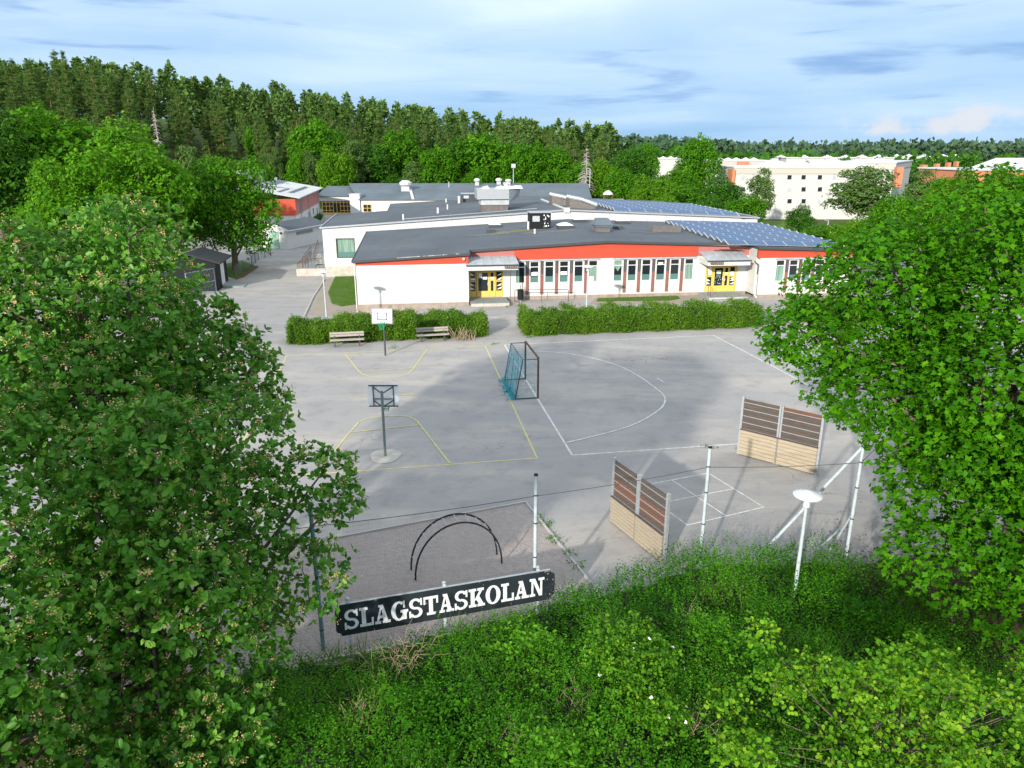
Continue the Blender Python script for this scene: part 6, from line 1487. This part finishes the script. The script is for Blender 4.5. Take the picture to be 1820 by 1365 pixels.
# ================================================================ white flats and brick block in the distance
def flats(name,lab,px0,px1,pt,pb,Y,dep,par_m,cols,rowsy,wpx,hpx,hood_px,beige=True,slant=0):
    x0,zt=yz(px0,pt,Y); x1,_=yz(px1,pt,Y); zb=min(yz(px0,pb,Y)[1],float(g((x0+x1)/2,Y)))-1.; t=thing(name,lab,'apartment block',(x0,Y,zb))
    W=x1-x0; ux=np.array([W,slant]); f=lambda:MB((x0,Y),(ux[0],ux[1])); W=float(np.linalg.norm(ux)); ph=(zt-yz(px0,pt+11,Y)[1]) if beige else 0
    wl=f().box(0,W,0,dep,zb,zt-ph).build('wall',M[par_m],t)
    if beige: f().box(-.15,W+.15,-.15,dep,zt-ph,zt).build('parapet',M['aptbeige'],t)
    rf=f().box(-.3,W+.3,-.3,dep+.3,zt+.001,zt+.25).build('roof',M['aptroof'],t)
    kx=1306/(Y*.98)
    for py_ in rowsy:
        for i,px_ in enumerate(cols):
            xc,zc=yz(px_,py_,Y); a=(xc-x0)*W/(x1-x0); ww=wpx/kx/2; hh=hpx/kx/2
            o=f().box(a-ww,a+ww,-.08,-.002,zc-hh,zc+hh).build('window',M['fascia'],t); f().box(a-ww+.08,a+ww-.08,-.10,-.082,zc-hh+.08,zc+hh-.08).build('pane',M['glass' if (i*7+int(py_))%5 else 'metalroof'],o)
    for px_,s in hood_px:
        a=(yz(px_,pt,Y)[0]-x0)*W/(x1-x0); b=dep*.45; r=s*.85/kx
        q=lambda k,z:[(a-r*k,b-r*k*.8,z),(a+r*k,b-r*k*.8,z),(a+r*k,b+r*k*.8,z),(a-r*k,b+r*k*.8,z)]
        mb=f(); lv=[(1,zt+.26),(.55,zt+r*.26+.26),(.22,zt+r*.36+.26),(.22,zt+r*.50+.26)]
        for (k0,z0_),(k1,z1_) in zip(lv[:-1],lv[1:]):
            A_,B_=q(k0,z0_),q(k1,z1_)
            for i in range(4): mb.poly([A_[i],A_[(i+1)%4],B_[(i+1)%4],B_[i]])
        mb.poly(q(.26,lv[-1][1])); mb.build('roof_hood',M['aptroof'],rf)
    return t,f
t,f=flats('apartment_building','nearest white block of flats with three rows of small windows',1306,1556,298,390,172,14,'aptwhite',(1320,1347,1403,1428,1457,1483,1513),(315,336.5,357.5),8.5,8.5,[(1392,30),(1398,16),(1443,22),(1490,26),(1500,34),(1540,26)])
MB().box(yz(1303,300,171)[0],yz(1308,300,171)[0],171.2,175,yz(1303,330,171)[1],yz(1303,301,171)[1]).build('brick_panel',M['brick'],t)
t,f=flats('apartment_building','white row of flats just right of the loose tree, with orange brick stair towers',1592,1735,290,350,185,14,'aptwhite',(1622,1634),(312,),9,12,[(1605,12),(1625,12),(1655,12),(1668,10),(1690,12),(1702,10)],slant=30)
for a,b,pt,pb in ((1596,1608,297,332),(1641,1650,293,306),(1666,1672,291,302),(1687,1692,289,299),(1702,1706,287,296)):
    MB().box(yz(a,pt,183)[0],yz(b,pt,183)[0],183.2,184.6,yz(a,pb,183)[1],yz(a,pt,183)[1]).build('brick_tower',M['brick'],t)
t,f=flats('apartment_building','far white row of flats on the left with a brick stair head',1270,1372,286,320,255,14,'aptwhite',(1295,1306),(294,),5,5,[(1288,9),(1303,9),(1318,9),(1335,9),(1350,9)])
MB().box(yz(1311,290,254)[0],yz(1331,290,254)[0],254.,254.8,yz(1311,297,254)[1],yz(1311,287,254)[1]).build('brick_panel',M['brick'],t)
flats('apartment_building','farthest white row of flats showing left of the tall oval tree',1163,1222,283,300,300,14,'aptwhite',(),(),5,5,[(1170,8),(1184,8),(1198,8),(1212,8)],False)
flats('apartment_building','white row of flats with hooded roof vents behind the nearest block',1398,1600,281,300,290,14,'aptwhite',(),(),5,5,[(1398,9),(1440,9),(1482,9),(1515,9),(1545,10),(1575,10)],False)
flats('apartment_building','distant white row of flats at the right behind the brick towers',1600,1735,279,300,330,14,'aptwhite',(),(),5,5,[(1606,8),(1628,8),(1656,8),(1690,8),(1712,8)],False)
t,f=flats('brick_building','orange brick block with a flat roof at the right edge',1711,1900,303,330,150,16,'brick',(),(),5,5,[],False)
t2=thing('white_annex','white hooded roof behind the orange brick block','apartment block',(yz(1790,290,190)[0],190,0))
x,z=yz(1800,300,190); MB().hexa([(x-6,188,-3),(x+9,188,-3),(x+9,198,-3),(x-6,198,-3),(x-6,188,z),(x+9,188,z),(x+9,198,z),(x-6,198,z)]).build('wall',M['aptwhite'],t2)
zz4=yz(1800,281,190)[1]; MB().hexa([(x-6.2,187.8,z+.01),(x+9.2,187.8,z+.01),(x+9.2,198.2,z+.01),(x-6.2,198.2,z+.01),(x-1.5,191,zz4),(x+4,191,zz4),(x+4,195,zz4),(x-1.5,195,zz4)]).build('roof',M['aptroof'],t2)
for s_ in PIN+DEC+LIM+BIR+BIG:
    if s_.name not in used:
        for c_ in list(s_.children): bpy.data.objects.remove(c_)
        bpy.data.objects.remove(s_)
for o in bpy.data.objects:
    if '_h' in o: del o['_h']

# other weeds growing up through the thicket, each patch its own kind of leaf
rng=np.random.default_rng(91)
for cx,cy,rr_,lf,nn,tt,lab in ((.2,14.6,.9,.11,150,.75,'patch of pale broad leaved weeds in the thicket below the middle post of the board'),(4.8,14.6,1.1,.10,200,.6,'patch of taller light green weeds in the thicket left of the near lamp post'),(-1.6,12.4,1.0,.12,170,.3,'patch of darker large leaved weeds low in the thicket'),(8.8,16.4,1.2,.11,220,.12,'bluish dark weeds at the foot of the near lamp post'),(1.0,11.4,.9,.10,170,.8,'bright weeds at the bottom edge of the picture under the dog rose')):
    t=thing('weed_patch',lab,'weeds',(cx,cy,0)); q=rng.normal(size=(nn,2))*rr_*.55; z=bump(cx+q[:,0],cy+q[:,1])+rng.uniform(-.1,.40,nn)*(1-.3*np.hypot(q[:,0],q[:,1])/rr_)
    cc=np.column_stack([q,z]); pos,A,Nn,sz,ti=rosettes(rng,cc,nrm(rng.normal(size=(nn,3))*.3+[0,0,1]),8,lf,.35,.5,tt,.12,1.3); leafobj('foliage',pos,A,Nn,sz,ti,'oval',M['l_bed'],t)
nn=9000; x=rng.uniform(-6,11,nn*2); y=rng.uniform(8.6,19,nn*2); ok=inpoly(x,y,TH)&(np.sin(x*1.7+y)+np.sin(y*2.3-x)>.5); x=x[ok];y=y[ok]; nn=len(x)
A=nrm(np.column_stack([rng.normal(0,.45,nn),rng.normal(0,.45,nn),np.ones(nn)])); o=leafobj('tall_grass',np.column_stack([x,y,bump(x,y)*.55]),A,nrm(rng.normal(size=(nn,3))),rng.uniform(.35,.85,nn),rng.uniform(.4,1,nn),'blade',M['grass_blade'],None); tag(o,'thin tall grass blades standing among the snowberry shoots','grass')

# moss and grit gathered on the felt in front of the plant cabin
M['moss']=mat('roof_moss',(.20,.17,.05),.95,col2=(.12,.115,.10),vscale=2.2,detail=8)
M['grit']=mat('roof_grit',(.17,.165,.15),.95,col2=(.10,.105,.11),vscale=3.2,detail=8)
rng=np.random.default_rng(5)
for k,(px_,py_,ra,rb,mm) in enumerate(((915,411,2.6,.7,'moss'),(960,413,2.4,.55,'grit'),(990,411,2.2,.5,'grit'),(880,416,1.8,.5,'grit'),(930,409,1.6,.5,'moss'),(845,419,1.2,.35,'grit'),(1150,413,1.6,.4,'grit'),(1290,437,1.5,.3,'moss'),(1255,430,1.2,.25,'grit'))):
    a,b,z=rooft(px_,py_); mb=FR(); pts=[]
    for t in np.linspace(0,2*math.pi,22)[:-1]:
        q=rng.uniform(.65,1.15); aa=a+ra*q*math.cos(t); bb=b+rb*q*math.sin(t); pts.append((aa,bb,z1(aa,bb)+.006+k*.003))
    if b-rb<-.2: continue
    c_=(a,b,z1(a,b)+.006+k*.003)
    for i in range(len(pts)): mb.poly([c_,pts[i],pts[(i+1)%len(pts)]])
    mb.build('moss_patch',M[mm],roof1,kind='stuff')
# faint panel joints on the front wall
M['stain']=mat('wall_stain',(.46,.46,.42),.9,col2=(.60,.60,.57),vscale=2.5,detail=8)
mb=FR()
for a in (2.9,5.8): mb.box(a-.006,a+.006,-.004,-.001,ZF,RB-.02)
mb.build('panel_joint',M['fascia'],S_,kind='stuff')
